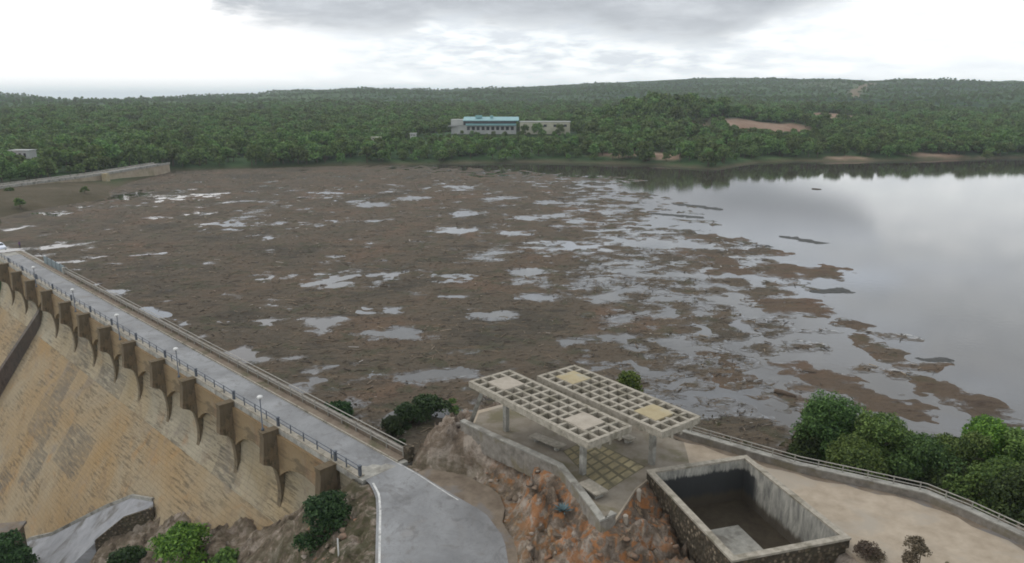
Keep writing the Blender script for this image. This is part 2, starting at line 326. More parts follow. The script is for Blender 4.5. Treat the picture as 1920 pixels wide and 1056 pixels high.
M['asphalt'] = asphalt()
M['sand'] = simple('compacted_sand', (0.25, 0.205, 0.15), (0.36, 0.305, 0.235), 0.7, 0.95, 0.03, (0.29, 0.255, 0.205), 0.25, bscale=7)
M['shoulder'] = simple('earth_shoulder', (0.11, 0.085, 0.062), (0.20, 0.165, 0.125), 0.8, 0.95, 0.05, (0.15, 0.14, 0.13), 0.3)

def tiles():
    m, nt, b = new_mat('square_pavers'); tc = N(nt, 'ShaderNodeTexCoord').outputs['UV']
    br = N(nt, 'ShaderNodeTexBrick'); br.offset = 0.0; L(nt, tc, br.inputs['Vector']); setin(br, Scale=1.0, Mortar_Size=0.13, Mortar_Smooth=0.4, Brick_Width=0.85, Row_Height=0.85)
    br.inputs['Color1'].default_value = (0.20, 0.165, 0.085, 1); br.inputs['Color2'].default_value = (0.27, 0.23, 0.13, 1); br.inputs['Mortar'].default_value = (0.095, 0.082, 0.045, 1)
    n = noise(nt, tc, 0.8, 6); c = mixc(nt, smooth_range(nt, n, 0.42, 0.7), br.outputs[0], (0.11, 0.095, 0.055))
    L(nt, c, b.inputs['Base Color']); b.inputs['Roughness'].default_value = 0.9; bump(nt, b, br.outputs[0], 0.04); return m
M['tiles'] = tiles()

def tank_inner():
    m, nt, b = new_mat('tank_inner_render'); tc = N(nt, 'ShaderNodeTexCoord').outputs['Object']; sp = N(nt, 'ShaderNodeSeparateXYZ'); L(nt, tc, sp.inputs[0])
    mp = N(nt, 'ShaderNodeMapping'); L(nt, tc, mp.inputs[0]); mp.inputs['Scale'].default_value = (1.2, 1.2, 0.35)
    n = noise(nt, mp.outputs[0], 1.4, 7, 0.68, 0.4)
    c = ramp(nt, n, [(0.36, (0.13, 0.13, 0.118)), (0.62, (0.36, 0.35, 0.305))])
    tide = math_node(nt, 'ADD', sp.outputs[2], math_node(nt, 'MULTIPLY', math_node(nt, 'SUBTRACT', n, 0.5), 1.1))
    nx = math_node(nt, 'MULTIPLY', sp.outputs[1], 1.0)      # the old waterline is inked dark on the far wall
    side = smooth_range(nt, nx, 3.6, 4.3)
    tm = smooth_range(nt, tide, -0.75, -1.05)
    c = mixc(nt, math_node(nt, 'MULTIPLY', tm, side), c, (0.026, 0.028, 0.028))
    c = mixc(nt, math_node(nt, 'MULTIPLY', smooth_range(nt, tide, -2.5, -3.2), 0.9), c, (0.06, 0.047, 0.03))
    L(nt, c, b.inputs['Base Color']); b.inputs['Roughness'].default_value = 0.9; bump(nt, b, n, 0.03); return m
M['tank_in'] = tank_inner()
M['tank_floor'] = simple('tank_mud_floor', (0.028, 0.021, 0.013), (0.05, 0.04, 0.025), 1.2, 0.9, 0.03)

def ground_mat():
    m, nt, b = new_mat('rocky_ground'); tc = N(nt, 'ShaderNodeTexCoord').outputs['Object']
    at = N(nt, 'ShaderNodeAttribute', attribute_name='ochre'); gr = N(nt, 'ShaderNodeAttribute', attribute_name='green')
    n1 = noise(nt, tc, 0.45, 8, 0.7, 0.5); n2 = noise(nt, tc, 1.7, 8, 0.72, 0.4); n3 = noise(nt, tc, 0.9, 6, 0.65, 0.8); n4 = noise(nt, tc, 6, 6, 0.7)
    c = ramp(nt, n1, [(0.34, (0.075, 0.058, 0.043)), (0.48, (0.18, 0.14, 0.105)), (0.62, (0.38, 0.325, 0.27))])
    c = mixc(nt, math_node(nt, 'MULTIPLY', smooth_range(nt, n2, 0.55, 0.7), 0.7), c, (0.065, 0.052, 0.042))
    oc = math_node(nt, 'MULTIPLY', smooth_range(nt, n3, 0.48, 0.60), at.outputs['Fac']); c = mixc(nt, math_node(nt, 'MULTIPLY', oc, 0.8), c, (0.36, 0.155, 0.055))
    pk = math_node(nt, 'MULTIPLY', smooth_range(nt, noise(nt, tc, 1.3, 6, 0.65, 0.6), 0.55, 0.68), at.outputs['Fac']); c = mixc(nt, math_node(nt, 'MULTIPLY', pk, 0.75), c, (0.41, 0.305, 0.20))
    c = mixc(nt, math_node(nt, 'MULTIPLY', gr.outputs['Fac'], smooth_range(nt, n3, 0.36, 0.56)), c, (0.06, 0.06, 0.028))
    c = mixc(nt, math_node(nt, 'MULTIPLY', smooth_range(nt, n4, 0.5, 0.75), 0.45), c, (0.05, 0.04, 0.03))
    L(nt, c, b.inputs['Base Color']); b.inputs['Roughness'].default_value = 0.95; b.inputs['Specular IOR Level'].default_value = 0.15
    vo = N(nt, 'ShaderNodeTexVoronoi'); vo.inputs['Scale'].default_value = 0.9; L(nt, tc, vo.inputs['Vector'])
    bump(nt, b, math_node(nt, 'ADD', math_node(nt, 'ADD', n2, math_node(nt, 'MULTIPLY', n4, 0.5)), vo.outputs['Distance']), 0.35); return m
M['ground'] = ground_mat()

def hills_mat():
    m, nt, b = new_mat('wooded_hills'); tc = N(nt, 'ShaderNodeTexCoord').outputs['Object']; at = N(nt, 'ShaderNodeAttribute', attribute_name='earth'); sh = N(nt, 'ShaderNodeAttribute', attribute_name='shore')
    mpp = N(nt, 'ShaderNodeMapping'); L(nt, tc, mpp.inputs[0]); mpp.inputs['Scale'].default_value = (0.45, 1, 1); n1 = noise(nt, mpp.outputs[0], 0.006, 8, 0.68, 0.4); n2 = noise(nt, tc, 0.05, 8, 0.7); n3 = noise(nt, tc, 0.0016, 5, 0.6)
    c = ramp(nt, n1, [(0.40, (0.018, 0.042, 0.016)), (0.50, (0.030, 0.064, 0.022)), (0.60, (0.058, 0.096, 0.034))])
    c = mixc(nt, math_node(nt, 'MULTIPLY', smooth_range(nt, n2, 0.5, 0.68), 0.75), c, (0.012, 0.026, 0.011))
    n6 = noise(nt, mpp.outputs[0], 0.018, 7, 0.7); c = mixc(nt, math_node(nt, 'MULTIPLY', smooth_range(nt, n6, 0.60, 0.68), 0.55), c, (0.15, 0.13, 0.09))
    c = mixc(nt, math_node(nt, 'MULTIPLY', smooth_range(nt, n3, 0.55, 0.7), 0.5), c, (0.075, 0.085, 0.05))
    e = ramp(nt, n2, [(0.35, (0.17, 0.105, 0.07)), (0.65, (0.27, 0.20, 0.15))])
    c = mixc(nt, at.outputs['Fac'], c, e)
    s = ramp(nt, n2, [(0.35, (0.060, 0.052, 0.030)), (0.62, (0.095, 0.078, 0.052)), (0.75, (0.17, 0.135, 0.105))]); c = mixc(nt, sh.outputs['Fac'], c, s)
    L(nt, c, b.inputs['Base Color']); b.inputs['Roughness'].default_value = 0.95; b.inputs['Specular IOR Level'].default_value = 0.1
    bump(nt, b, n2, 3.0); return m
M['hills'] = hills_mat()

def water_mat():
    m, nt, b = new_mat('muddy_water'); tc = N(nt, 'ShaderNodeTexCoord').outputs['Object']
    n = noise(nt, tc, 0.03, 5); c = ramp(nt, n, [(0.35, (0.040, 0.035, 0.028)), (0.65, (0.060, 0.054, 0.046))]); L(nt, c, b.inputs['Base Color'])
    b.inputs['Roughness'].default_value = 0.03; b.inputs['IOR'].default_value = 1.5
    w = noise(nt, tc, 0.8, 3, 0.5); bump(nt, b, w, 0.010); return m
M['water'] = water_mat()

def debris_mat(name='floating_debris', warm=0.0):
    m, nt, b = new_mat(name); tc = N(nt, 'ShaderNodeTexCoord').outputs['Object']; wet = N(nt, 'ShaderNodeAttribute', attribute_name='wet')
    mp = N(nt, 'ShaderNodeMapping'); L(nt, tc, mp.inputs[0]); mp.inputs['Rotation'].default_value = (0, 0, 0.5); mp.inputs['Scale'].default_value = (0.35, 1.0, 1.0)
    n1 = noise(nt, tc, 0.045, 7, 0.65, 0.5); n2 = noise(nt, mp.outputs[0], 0.55, 8, 0.72, 0.5); n3 = noise(nt, tc, 2.2, 8, 0.75); n4 = noise(nt, tc, 0.18, 6, 0.65, 0.5)
    c = ramp(nt, n1, [(0.36, (0.058, 0.050, 0.037)), (0.47, (0.086, 0.070, 0.050)), (0.56, (0.090, 0.069, 0.048)), (0.66, (0.112, 0.077, 0.052))])
    c = mixc(nt, math_node(nt, 'MULTIPLY', smooth_range(nt, n4, 0.53, 0.62), 0.75), c, (0.058, 0.057, 0.034))
    c = mixc(nt, math_node(nt, 'MULTIPLY', smooth_range(nt, n2, 0.52, 0.66), 0.8), c, (0.032, 0.027, 0.021))
    c = mixc(nt, math_node(nt, 'MULTIPLY', smooth_range(nt, n2, 0.46, 0.34), 0.4), c, (0.16, 0.115, 0.072))
    c = mixc(nt, math_node(nt, 'MULTIPLY', smooth_range(nt, n3, 0.58, 0.75), 0.5), c, (0.21, 0.165, 0.115))
    c = mixc(nt, math_node(nt, 'MULTIPLY', smooth_range(nt, n3, 0.46, 0.3), 0.6), c, (0.022, 0.018, 0.014))
    b.inputs['Specular IOR Level'].default_value = 0.15; b.inputs['Roughness'].default_value = 0.9
    if warm: c = mixc(nt, warm, c, (0.13, 0.055, 0.028))
    L(nt, c, b.inputs['Base Color'])
    bump(nt, b, math_node(nt, 'ADD', n3, n2), 0.25)
    # soaked parts: a film of water stands between the stalks
    wt = N(nt, 'ShaderNodeBsdfPrincipled'); wt.inputs['Base Color'].default_value = (0.05, 0.044, 0.037, 1); wt.inputs['Roughness'].default_value = 0.05; wt.inputs['IOR'].default_value = 1.5
    n5 = noise(nt, mp.outputs[0], 0.16, 7, 0.68, 0.9); wf = math_node(nt, 'ADD', wet.outputs['Fac'], math_node(nt, 'MULTIPLY', math_node(nt, 'SUBTRACT', n2, 0.5), 1.3)); wf = math_node(nt, 'ADD', wf, math_node(nt, 'MULTIPLY', math_node(nt, 'SUBTRACT', n5, 0.5), 1.5))
    wf = math_node(nt, 'ADD', wf, math_node(nt, 'MULTIPLY', math_node(nt, 'SUBTRACT', n3, 0.5), 0.8))
    mx = N(nt, 'ShaderNodeMixShader'); L(nt, smooth_range(nt, wf, 0.40, 0.76), mx.inputs[0]); L(nt, b.outputs[0], mx.inputs[1]); L(nt, wt.outputs[0], mx.inputs[2]); L(nt, mx.outputs[0], nt.nodes['Material Output'].inputs[0])
    return m
M['debris'] = debris_mat(); M['raft'] = debris_mat('floating_debris_raft', 0.12); M['raft_dark'] = simple('soaked_reed', (0.03, 0.032, 0.03), (0.062, 0.06, 0.054), 1.5, 0.8, 0.05)

# ------------------------------------------------------------------ dam frame: s along the crest (away from the near end), u downstream
DN = np.array([.698, .716]); DD = np.array([-.716, .698]); LAKE_Z = -5.0
def dam_xy(s, u): return s * DD + (33.2 - u) * DN
DAM_RZ = math.atan2(DD[1], DD[0]); DAM_O = (33.2 * DN[0], 33.2 * DN[1], 0.0)

# ------------------------------------------------------------------ near terrain (the abutment with its rock, banks and gully)
TER = 3.5
road_l = [tuple(dam_xy(52, 0.3)), (-12.6, 58.4), (-11.75, 56.6), (-11.3, 54.5), (-10.1, 47), (-9.2, 40), (-8.6, 30), (-8.4, 12)]
road_r = [tuple(dam_xy(52, -3.9)), (-8.6, 60.3), (-5.4, 57.0), (-2.2, 54.2), (-0.6, 51.0), (-0.1, 46.5), (0.2, 40), (0.4, 30), (0.6, 12)]
def road_z(y): return np.interp(y, [10, 30, 47, 57, 61], [-3.6, -2.2, -1.0, -0.12, 0.0])
road_poly = road_l + road_r[::-1]
TANK = [(10.85, 52.95), (19.74, 55.5), (22.6, 43.5), (13.9, 41.0)]
terrace = [(-4.3, 62.0), (3.9, 54.0), (6.4, 45.9), (7.3, 46.6), (9.6, 51.2), (10.9, 52.8), (19.6, 55.3), (22.5, 43.7), (23.3, 41), (24.5, 36), (27, 33), (38.5, 34), (36.9, 40.8), (34.9, 44.1), (31.4, 49.7), (23.4, 54.0), (15.3, 60.3), (9.5, 66.0), (5.5, 69.5), (0.5, 68.5), (-3.5, 66.0)]
dam_poly = [tuple(dam_xy(51.0, -5.6)), tuple(dam_xy(190, -5.6)), tuple(dam_xy(190, 0.0)), tuple(dam_xy(51.0, 0.0))]
cp = []
def C(x, y, z): cp.append((x, y, z))
for P in (road_l, road_r):
    for i in range(len(P) - 1):
        for t in (0, .5):
            x = P[i][0] + (P[i + 1][0] - P[i][0]) * t; y = P[i][1] + (P[i + 1][1] - P[i][1]) * t; C(x, y, road_z(y))
for y in (20, 28, 36, 42, 48, 53): C(-4.5, y, road_z(y))
n = len(terrace)
for i in range(n):
    for t in (0, .5):
        C(terrace[i][0] + (terrace[(i + 1) % n][0] - terrace[i][0]) * t, terrace[i][1] + (terrace[(i + 1) % n][1] - terrace[i][1]) * t, TER)
for x, y in ((5, 60), (12, 57), (22, 50), (30, 42), (28, 46), (1, 63)): C(x, y, TER)
# tank downhill side and rock toward the road
for x, y, z in ((10.6, 52.2, 3.3), (11.2, 47.5, 2.2), (12.6, 43.5, 1.2), (13.4, 40.2, 0.6), (17, 40.5, 0.9), (22, 42.2, 2.4), (17, 47, -0.6), (15, 50, -0.4), (19, 50, -0.4), (17, 44, -0.4), (14, 46, -0.2), (23.5, 39.5, 1.6), (25, 34, 1.2), (9.5, 48.2, 2.4), (9.4, 44, 0.9), (8.2, 41, 0.2), (6.6, 44.6, 1.6), (4.9, 47.5, 2.0), (4.0, 45, 0.9), (2.6, 42.5, -0.4), (1.9, 46.5, -0.5), (3.2, 51.0, 2.2),
                (1.6, 49.5, 0.2), (0.6, 54.2, 1.9), (-1.0, 53.6, 0.0), (2.0, 54.2, 2.9), (-1.5, 57.8, 2.4), (-3.2, 57.2, 0.5), (-5.2, 59.5, 1.2), (-6.6, 61.6, 2.2), (-8.2, 61.8, 0.8), (-9.3, 63.2, 0.9), (-7.5, 64.5, 2.3), (-5.2, 64.3, 3.2), (-6.0, 67.5, 1.0), (-4.4, 69.5, 0.3), (-9.5, 66.5, -0.8), (-8.0, 69.5, -1.8), (-11.8, 68.0, -3.0), (-10.5, 72.5, -4.6), (-14, 72, -5.6), (-9, 76, -5.6), (-6, 73, -2.8), (-4, 77, -5.4), (0, 72.5, -0.6), (0, 80, -5.6),
                (6, 74, -0.8), (7, 81, -5.5), (12, 70, 0.0), (14, 80, -5.0), (15, 84, -6), (18, 64, 0.2), (22, 78, -5.6), (24, 59.5, 0.0), (28, 70, -4.6), (30, 75, -6), (30, 56, -0.4), (36, 66, -4.3), (38, 53, -0.8), (43, 62, -4.5), (50, 66, -6), (41, 46, 0), (50, 52, -4.4), (60, 50, -5.0), (60, 66, -7), (48, 36, 0), (62, 30, -2), (45, 15, 2), (25, 20, 3), (12, 30, -0.6), (8, 34, -0.8), (30, -20, 2), (60, -20, 0), (5, -20, -5), (-8, -20, -6)):
    C(x, y, z)
for s, z in ((57, -9), (66, -10), (80, -11), (100, -12), (125, -13), (150, -13), (175, -13)): C(*dam_xy(s, -9), z); C(*dam_xy(s, -26), z - 3); C(*dam_xy(s, -2.8), -14)
for x, y in ((0, 100), (30, 100), (60, 95), (-30, 110), (75, 80), (90, 70), (90, 100), (90, 128), (50, 128), (0, 128), (75, 64)): C(x, y, -9)
toe = [((545, 970), .98, 63.3, -9.2), ((460, 977), 2.8, 70.1, -11.7), ((385, 988), 4.6, 76.5, -14.4), ((340, 960), 5, 82.4, -15.0), ((290, 935), 5.6, 89.4, -16.4), ((250, 930), 6.5, 94.5, -17.6), ((200, 950), 8.45, 99.5, -20.4), ((150, 975), 10.6, 104.5, -23.6), ((100, 1000), 13, 109.7, -27), ((60, 1010), 14.7, 115, -29.4), ((0, 1040), 17.8, 122, -34), ((-60, 1060), 20.5, 130, -38)]
for _, u, s, z in toe: C(*dam_xy(s, u), z)
for s in (64, 72, 80, 95, 110, 130, 160): C(*dam_xy(s, -0.5), np.interp(s, [60, 90, 130, 160], [-12, -20, -42, -44]))
for s, u, z in ((55.5, 0.6, -3.6), (55.5, 3.0, -4.2), (52.5, 1.0, -1.4), (53, 3.0, -2.4), (59.5, 0.4, -6.4), (60, 3.5, -7.2)): C(*dam_xy(s, u), z)
for x, y, z in ((-13.2, 55.8, -1.2), (-13.0, 52, -1.6), (-12.4, 47, -2.2), (-11.6, 40, -3), (-11, 30, -4), (-11, 12, -5.5), (-15.5, 54, -3.2), (-15.2, 49, -3.6), (-18.5, 55, -6.2), (-19, 49, -7.0), (-18, 41, -7), (-22, 58, -9.2), (-24, 51, -10.4), (-28, 57, -12.6), (-29, 63, -12.6), (-27, 44, -11), (-34, 63, -15.2), (-34, 52, -16), (-40, 70, -17.2), (-42, 60, -19), (-44, 78.5, -18.2), (-48, 70, -21.5), (-51.5, 78.3, -22.0), (-56, 70, -26), (-54.5, 80, -26), (-58.5, 79, -29), (-64, 74, -31), (-66, 82, -34), (-80, 80, -40), (-100, 90, -44), (-40, 30, -18), (-60, 40, -28), (-90, 50, -40), (-60, 0, -26), (-120, 0, -44), (-120, 110, -46), (-30, -20, -14), (-90, -20, -36)):
    C(x, y, z)
cp = np.array(cp); key = np.round(cp[:, :2], 1); _, ui = np.unique(key, axis=0, return_index=True); cp = cp[ui]
def rbf_fit(P, z):
    d = np.linalg.norm(P[:, None] - P[None], axis=-1); A = np.block([[d + np.eye(len(P)) * 0.02, np.ones((len(P), 1)), P], [np.ones((1, len(P))), np.zeros((1, 3))], [P.T, np.zeros((2, 3))]])
    return np.linalg.solve(A, np.concatenate([z, np.zeros(3)]))
W_ = rbf_fit(cp[:, :2], cp[:, 2])
def rbf_eval(x, y):
    o = np.zeros(x.shape); xf, yf = x.ravel(), y.ravel(); r = np.empty(xf.size)
    for i in range(0, xf.size, 20000):
        q = np.stack([xf[i:i + 20000], yf[i:i + 20000]], 1); d = np.linalg.norm(q[:, None] - cp[None, :, :2], axis=-1); r[i:i + 20000] = d @ W_[:-3] + W_[-3] + q @ W_[-2:]
    return r.reshape(x.shape)
gx = np.unique(np.concatenate([np.arange(-150, -56, 1.5), np.arange(-56, 46, 0.32), np.arange(46, 90, 1.5)])); gy = np.unique(np.concatenate([np.arange(-40, 36, 2.0), np.arange(36, 84, 0.32), np.arange(84, 131, 1.5)]))
X, Y = np.meshgrid(gx, gy); Z = rbf_eval(X, Y)
d_road = sdist(X, Y, road_poly); d_ter = sdist(X, Y, terrace); d_dam = sdist(X, Y, dam_poly)
dp = np.minimum(d_road, d_ter); rough = smoothstep(0.0, 0.9, dp)
rock = 0.85 * (ridged(X * .22 + 3, Y * .22, 5, 5) - .35) + 0.55 * fbm(X * .6, Y * .6, 9, 4) + 0.28 * (ridged(X * 1.1, Y * 1.1, 21, 3) - .3)
def facets(x, y, cell, seed, tilt):
    "broken rock: every Worley cell is a small tilted slab at its own height"
    gx_, gy_ = np.floor(x / cell).astype(np.int64), np.floor(y / cell).astype(np.int64); best = np.full(x.shape, 1e9); out = np.zeros(x.shape)
    rn = lambda i, j, k: _perm[(_perm[(i + seed * 17 + k * 7) & 4095] + j) & 4095] / 4096.0
    for di in (-1, 0, 1):
        for dj in (-1, 0, 1):
            i, j = gx_ + di, gy_ + dj; px_, py_ = (i + rn(i, j, 1)) * cell, (j + rn(i, j, 2)) * cell; dx, dy = x - px_, (y - py_); d = dx * dx + dy * dy
            h = (rn(i, j, 3) - .5) + ((rn(i, j, 4) - .5) * dx + (rn(i, j, 5) - .5) * dy) * tilt / cell; m_ = d < best; best = np.where(m_, d, best); out = np.where(m_, h, out)
    return out
wx, wy = X + .5 * fbm(X * .5, Y * .5, 61, 3), Y + .5 * fbm(X * .5, Y * .5, 62, 3)
kx = 0.5 + 0.5 * smoothstep(-14, -9, X); rock = rock * 0.6 + kx * (1.4 * facets(wx, wy * 1.5, 2.1, 1, 1.5) + 0.9 * facets(wx + 4, wy * 1.4, 1.0, 2, 1.6) + 0.45 * facets(wx + 9, wy, 0.55, 3, 1.6)) + 0.1
step = 0.5 * np.round(Z / 0.9 + fbm(X * .15, Y * .15, 33, 3)) * 0.9 + 0.5 * Z - Z * 1.0
Z = Z + rock * rough * (0.75 + 0.25 * smoothstep(2, 8, dp)) + 0.55 * step * rough * 0
Z = np.where(sdist(X, Y, TANK) < -0.15, np.minimum(Z, -0.3), Z); Z = np.where(d_ter < 0, np.minimum(Z, TER - 0.25), Z); Z = np.where(d_road < 0.1, np.minimum(Z, road_z(Y) - 0.2), Z)
Z = np.where((d_ter >= 0) & (d_ter < 1.2), np.minimum(Z, TER - 0.15 - 0.4 * d_ter), Z)
shw = np.where(X > -8.6, 2.3 * smoothstep(52, 56.5, Y) * smoothstep(62, 59.5, Y) + 0.7, 0.8); Z = np.where((d_road >= 0.1) & (d_road < shw + 1.5), np.minimum(Z, road_z(Y) - 0.14 + 1.6 * np.clip(d_road - shw, 0, 9)), Z)
S_ = X * DD[0] + Y * DD[1]; U_ = 33.2 - (X * DN[0] + Y * DN[1])
in_dam = (S_ > 50.2) & (U_ > -5.9) & (U_ < 0.4); Z = np.where(in_dam, np.minimum(Z, -2.2 - 0.5 * np.clip(S_ - 50.2, 0, 60)), Z)
face_z = np.interp(U_, [0, .15, .55, 1.15, 1.75, 30], [-5.8, -6.6, -8.0, -9.2, -10.1, -51.1])
up_side = (S_ > 50.6) & (U_ <= -5.9); Z = np.where(up_side & (U_ > -14), np.minimum(Z, -6.5 + np.clip(-U_ - 5.9, 0, 4) * 0.3 + 7.0 * smoothstep(53, 50.6, S_)), Z)
gr = np.stack([X.ravel(), Y.ravel(), Z.ravel()], 1); me = np_mesh('ground', gr, grid_faces(len(gx), len(gy)))
och = np.clip(smoothstep(9, 2, d_ter) * smoothstep(-6, -1.5, X) * smoothstep(15.5, 10, X) * (d_ter > 0) * smoothstep(60, 57, Y), 0, 1)
grn = np.clip(smoothstep(-1, -6, X) * smoothstep(64, 56, Y) * 0.55 + smoothstep(3, -4, Z) * (X > 8) * 0.9 + 0.3 * (Z < 1), 0, 1)
for nm, a in (('ochre', och), ('green', grn)): at = me.attributes.new(nm, 'FLOAT', 'POINT'); at.data.foreach_set('value', a.ravel().astype(np.float32))
tag(link('ground', me, M['ground']), kind='structure')
def ground_z(x, y):
    i = int(np.clip(np.searchsorted(gx, x), 1, len(gx) - 1)); j = int(np.clip(np.searchsorted(gy, y), 1, len(gy) - 1)); return float(Z[j - 1:j + 1, i - 1:i + 1].mean())

# ------------------------------------------------------------------ road over the dam and down the hill, with its edge lines
def resample(P, k):
    P = np.array(P, float); d = np.r_[0, np.cumsum(np.hypot(*np.diff(P, axis=0).T))]; t = np.linspace(0, d[-1], k); return np.stack([np.interp(t, d, P[:, 0]), np.interp(t, d, P[:, 1])], 1)
def ribbon(name, A, B, zf, mat, dz, cols=5, kind='structure'):
    k = len(A); vs = []
    for i in range(k):
        for c in range(cols): p = A[i] + (B[i] - A[i]) * c / (cols - 1); vs.append((p[0], p[1], float(zf(p[1])) + dz))
    return link(name, np_mesh(name, np.array(vs), grid_faces(cols, k)), mat)
A = np.vstack([[dam_xy(s, -0.42) for s in np.linspace(186, 54, 30)], resample(road_l[1:], 40)]); B = np.vstack([[dam_xy(s, -3.88) for s in np.linspace(186, 54, 30)], resample(road_r[1:], 40)])
tag(ribbon('road', A, B, road_z, M['asphalt'], 0.01), kind='structure')
Lc = resample(road_l[1:7], 50); Lt = np.gradient(Lc, axis=0); Lt /= np.linalg.norm(Lt, axis=1)[:, None]; Ln = np.stack([-Lt[:, 1], Lt[:, 0]], 1)
tag(ribbon('road_marking', Lc + Ln * 0.22, Lc + Ln * 0.40, road_z, M['line'], 0.016, 2), kind='structure')
Q = resample([tuple(dam_xy(53.2, -3.72)), (-8.5, 59.9), (-5.6, 56.8), (-4.6, 55.9)], 20)
tag(ribbon('road_marking', Q, Q + np.array([0.07, 0.07]), road_z, M['line'], 0.016, 2), kind='structure')
A = resample(road_r[1:], 40); Wd = 0.8 + 2.3 * smoothstep(52, 56.5, A[:, 1]) * smoothstep(62, 59.5, A[:, 1]); tt = np.gradient(A, axis=0); tt /= np.linalg.norm(tt, axis=1)[:, None]; nn = np.stack([-tt[:, 1], tt[:, 0]], 1)
Bs = A + nn * (Wd + 0.25 * np.sin(np.arange(40) * 1.3))[:, None]
tag(ribbon('road_shoulder', A, Bs, lambda y: road_z(y) + 0.0, M['shoulder'], 0.004, 4), kind='structure')

# ------------------------------------------------------------------ terrace with its paving
def poly_sheet(name, poly, z, mat, thick=0.0):
    m = MB()
    if thick: m.prism(poly, z - thick, z)
    else: m.add([(p[0], p[1], z) for p in poly], [tuple(range(len(poly)))])
    return m.build(name, mat)
tag(poly_sheet('terrace', terrace, TER, M['sand'], 0.35), kind='structure')
pg = [(-3.6, 62.2), (4.2, 54.6), (6.6, 46.6), (7.25, 46.8), (9.55, 51.3), (10.85, 52.95), (14.6, 54.1), (15.0, 57.2), (15.2, 59.4), (9.2, 65.6), (5.2, 69.0), (0.5, 68.0), (-3.2, 65.4)]
M['pergola_floor'] = simple('terrace_concrete', (0.16, 0.135, 0.10), (0.235, 0.21, 0.17), 0.8, 0.95, 0.015, (0.13, 0.115, 0.07), 0.3)
tag(poly_sheet('terrace_paving', pg, TER + 0.006, M['pergola_floor']), kind='structure')
tp = [np.array(p) for p in ((4.35, 57.6), (6.9, 60.0), (11.05, 54.9), (7.0, 50.6))]; me = bpy.data.meshes.new('square_paving'); vs = [(*(tp[0] + (tp[3] - tp[0]) * i / 8 * (1 - j / 4) + (tp[1] - tp[0]) * j / 4 * (1 - i / 8) + (tp[2] - tp[0]) * (i / 8) * (j / 4)), TER + 0.014) for j in range(5) for i in range(9)]
vs = [(*((1 - i / 8) * (1 - j / 4) * tp[0] + i / 8 * (1 - j / 4) * tp[3] + (1 - i / 8) * j / 4 * tp[1] + i / 8 * j / 4 * tp[2]), TER + 0.014) for j in range(5) for i in range(9)]
me = np_mesh('square_paving', np.array(vs), grid_faces(9, 5)); uvl = me.uv_layers.new(name='UVMap')
for lp in me.loops: i = lp.vertex_index; uvl.data[lp.index].uv = ((i % 9) * 0.85, (i // 9) * 0.85)
tag(link('square_paving', me, M['tiles']), kind='structure')

# ------------------------------------------------------------------ lake shore and far country
shore = [tuple(dam_xy(50, -5)), tuple(dam_xy(186, -5.2)), (-130, 178), (-147, 206), (-168, 238), (-168, 254), (-164, 268), (-158, 287), (-170, 308), (-178, 340), (-183, 392), (-166, 405), (-140, 414), (-110, 425), (-60, 438), (-20, 449), (13, 455), (50, 447), (84, 434), (100, 417), (112, 405), (126, 420), (150, 450), (180, 464), (200, 457), (225, 461), (262, 470), (290, 478), (341, 490), (420, 505), (520, 470), (560, 390), (520, 300), (420, 220), (300, 150), (180, 95), (110, 72), (70, 62), (46, 62), (36, 66), (28, 70), (22, 74), (14, 78), (5, 78), (-4, 75), (-11, 70)]
na, nr = 420, 300
az = np.linspace(R(-80), R(80), na); rr = 95 * (9000 / 95) ** (np.linspace(0, 1, nr) ** 1.0)
AZ, RR = np.meshgrid(az, rr); HX = RR * np.sin(AZ); HY = RR * np.cos(AZ)
prof = [(-500, 176), (-200, 174), (0, 180), (60, 184), (140, 190), (200, 193), (280, 188), (400, 184), (480, 182), (520, 177), (580, 172), (680, 168), (760, 169), (820, 171), (900, 168), (1000, 165), (1080, 160), (1160, 157), (1260, 153), (1340, 150), (1440, 151), (1500, 152), (1570, 151), (1640, 155), (1700, 151), (1780, 153), (1850, 155), (1920, 156), (2200, 152), (2600, 155)]
pa = np.array([(math.atan2(*ray(x, y)[:2]), ray(x, y)[2] / math.hypot(*ray(x, y)[:2])) for x, y in prof])
RIDGE = 3600.0
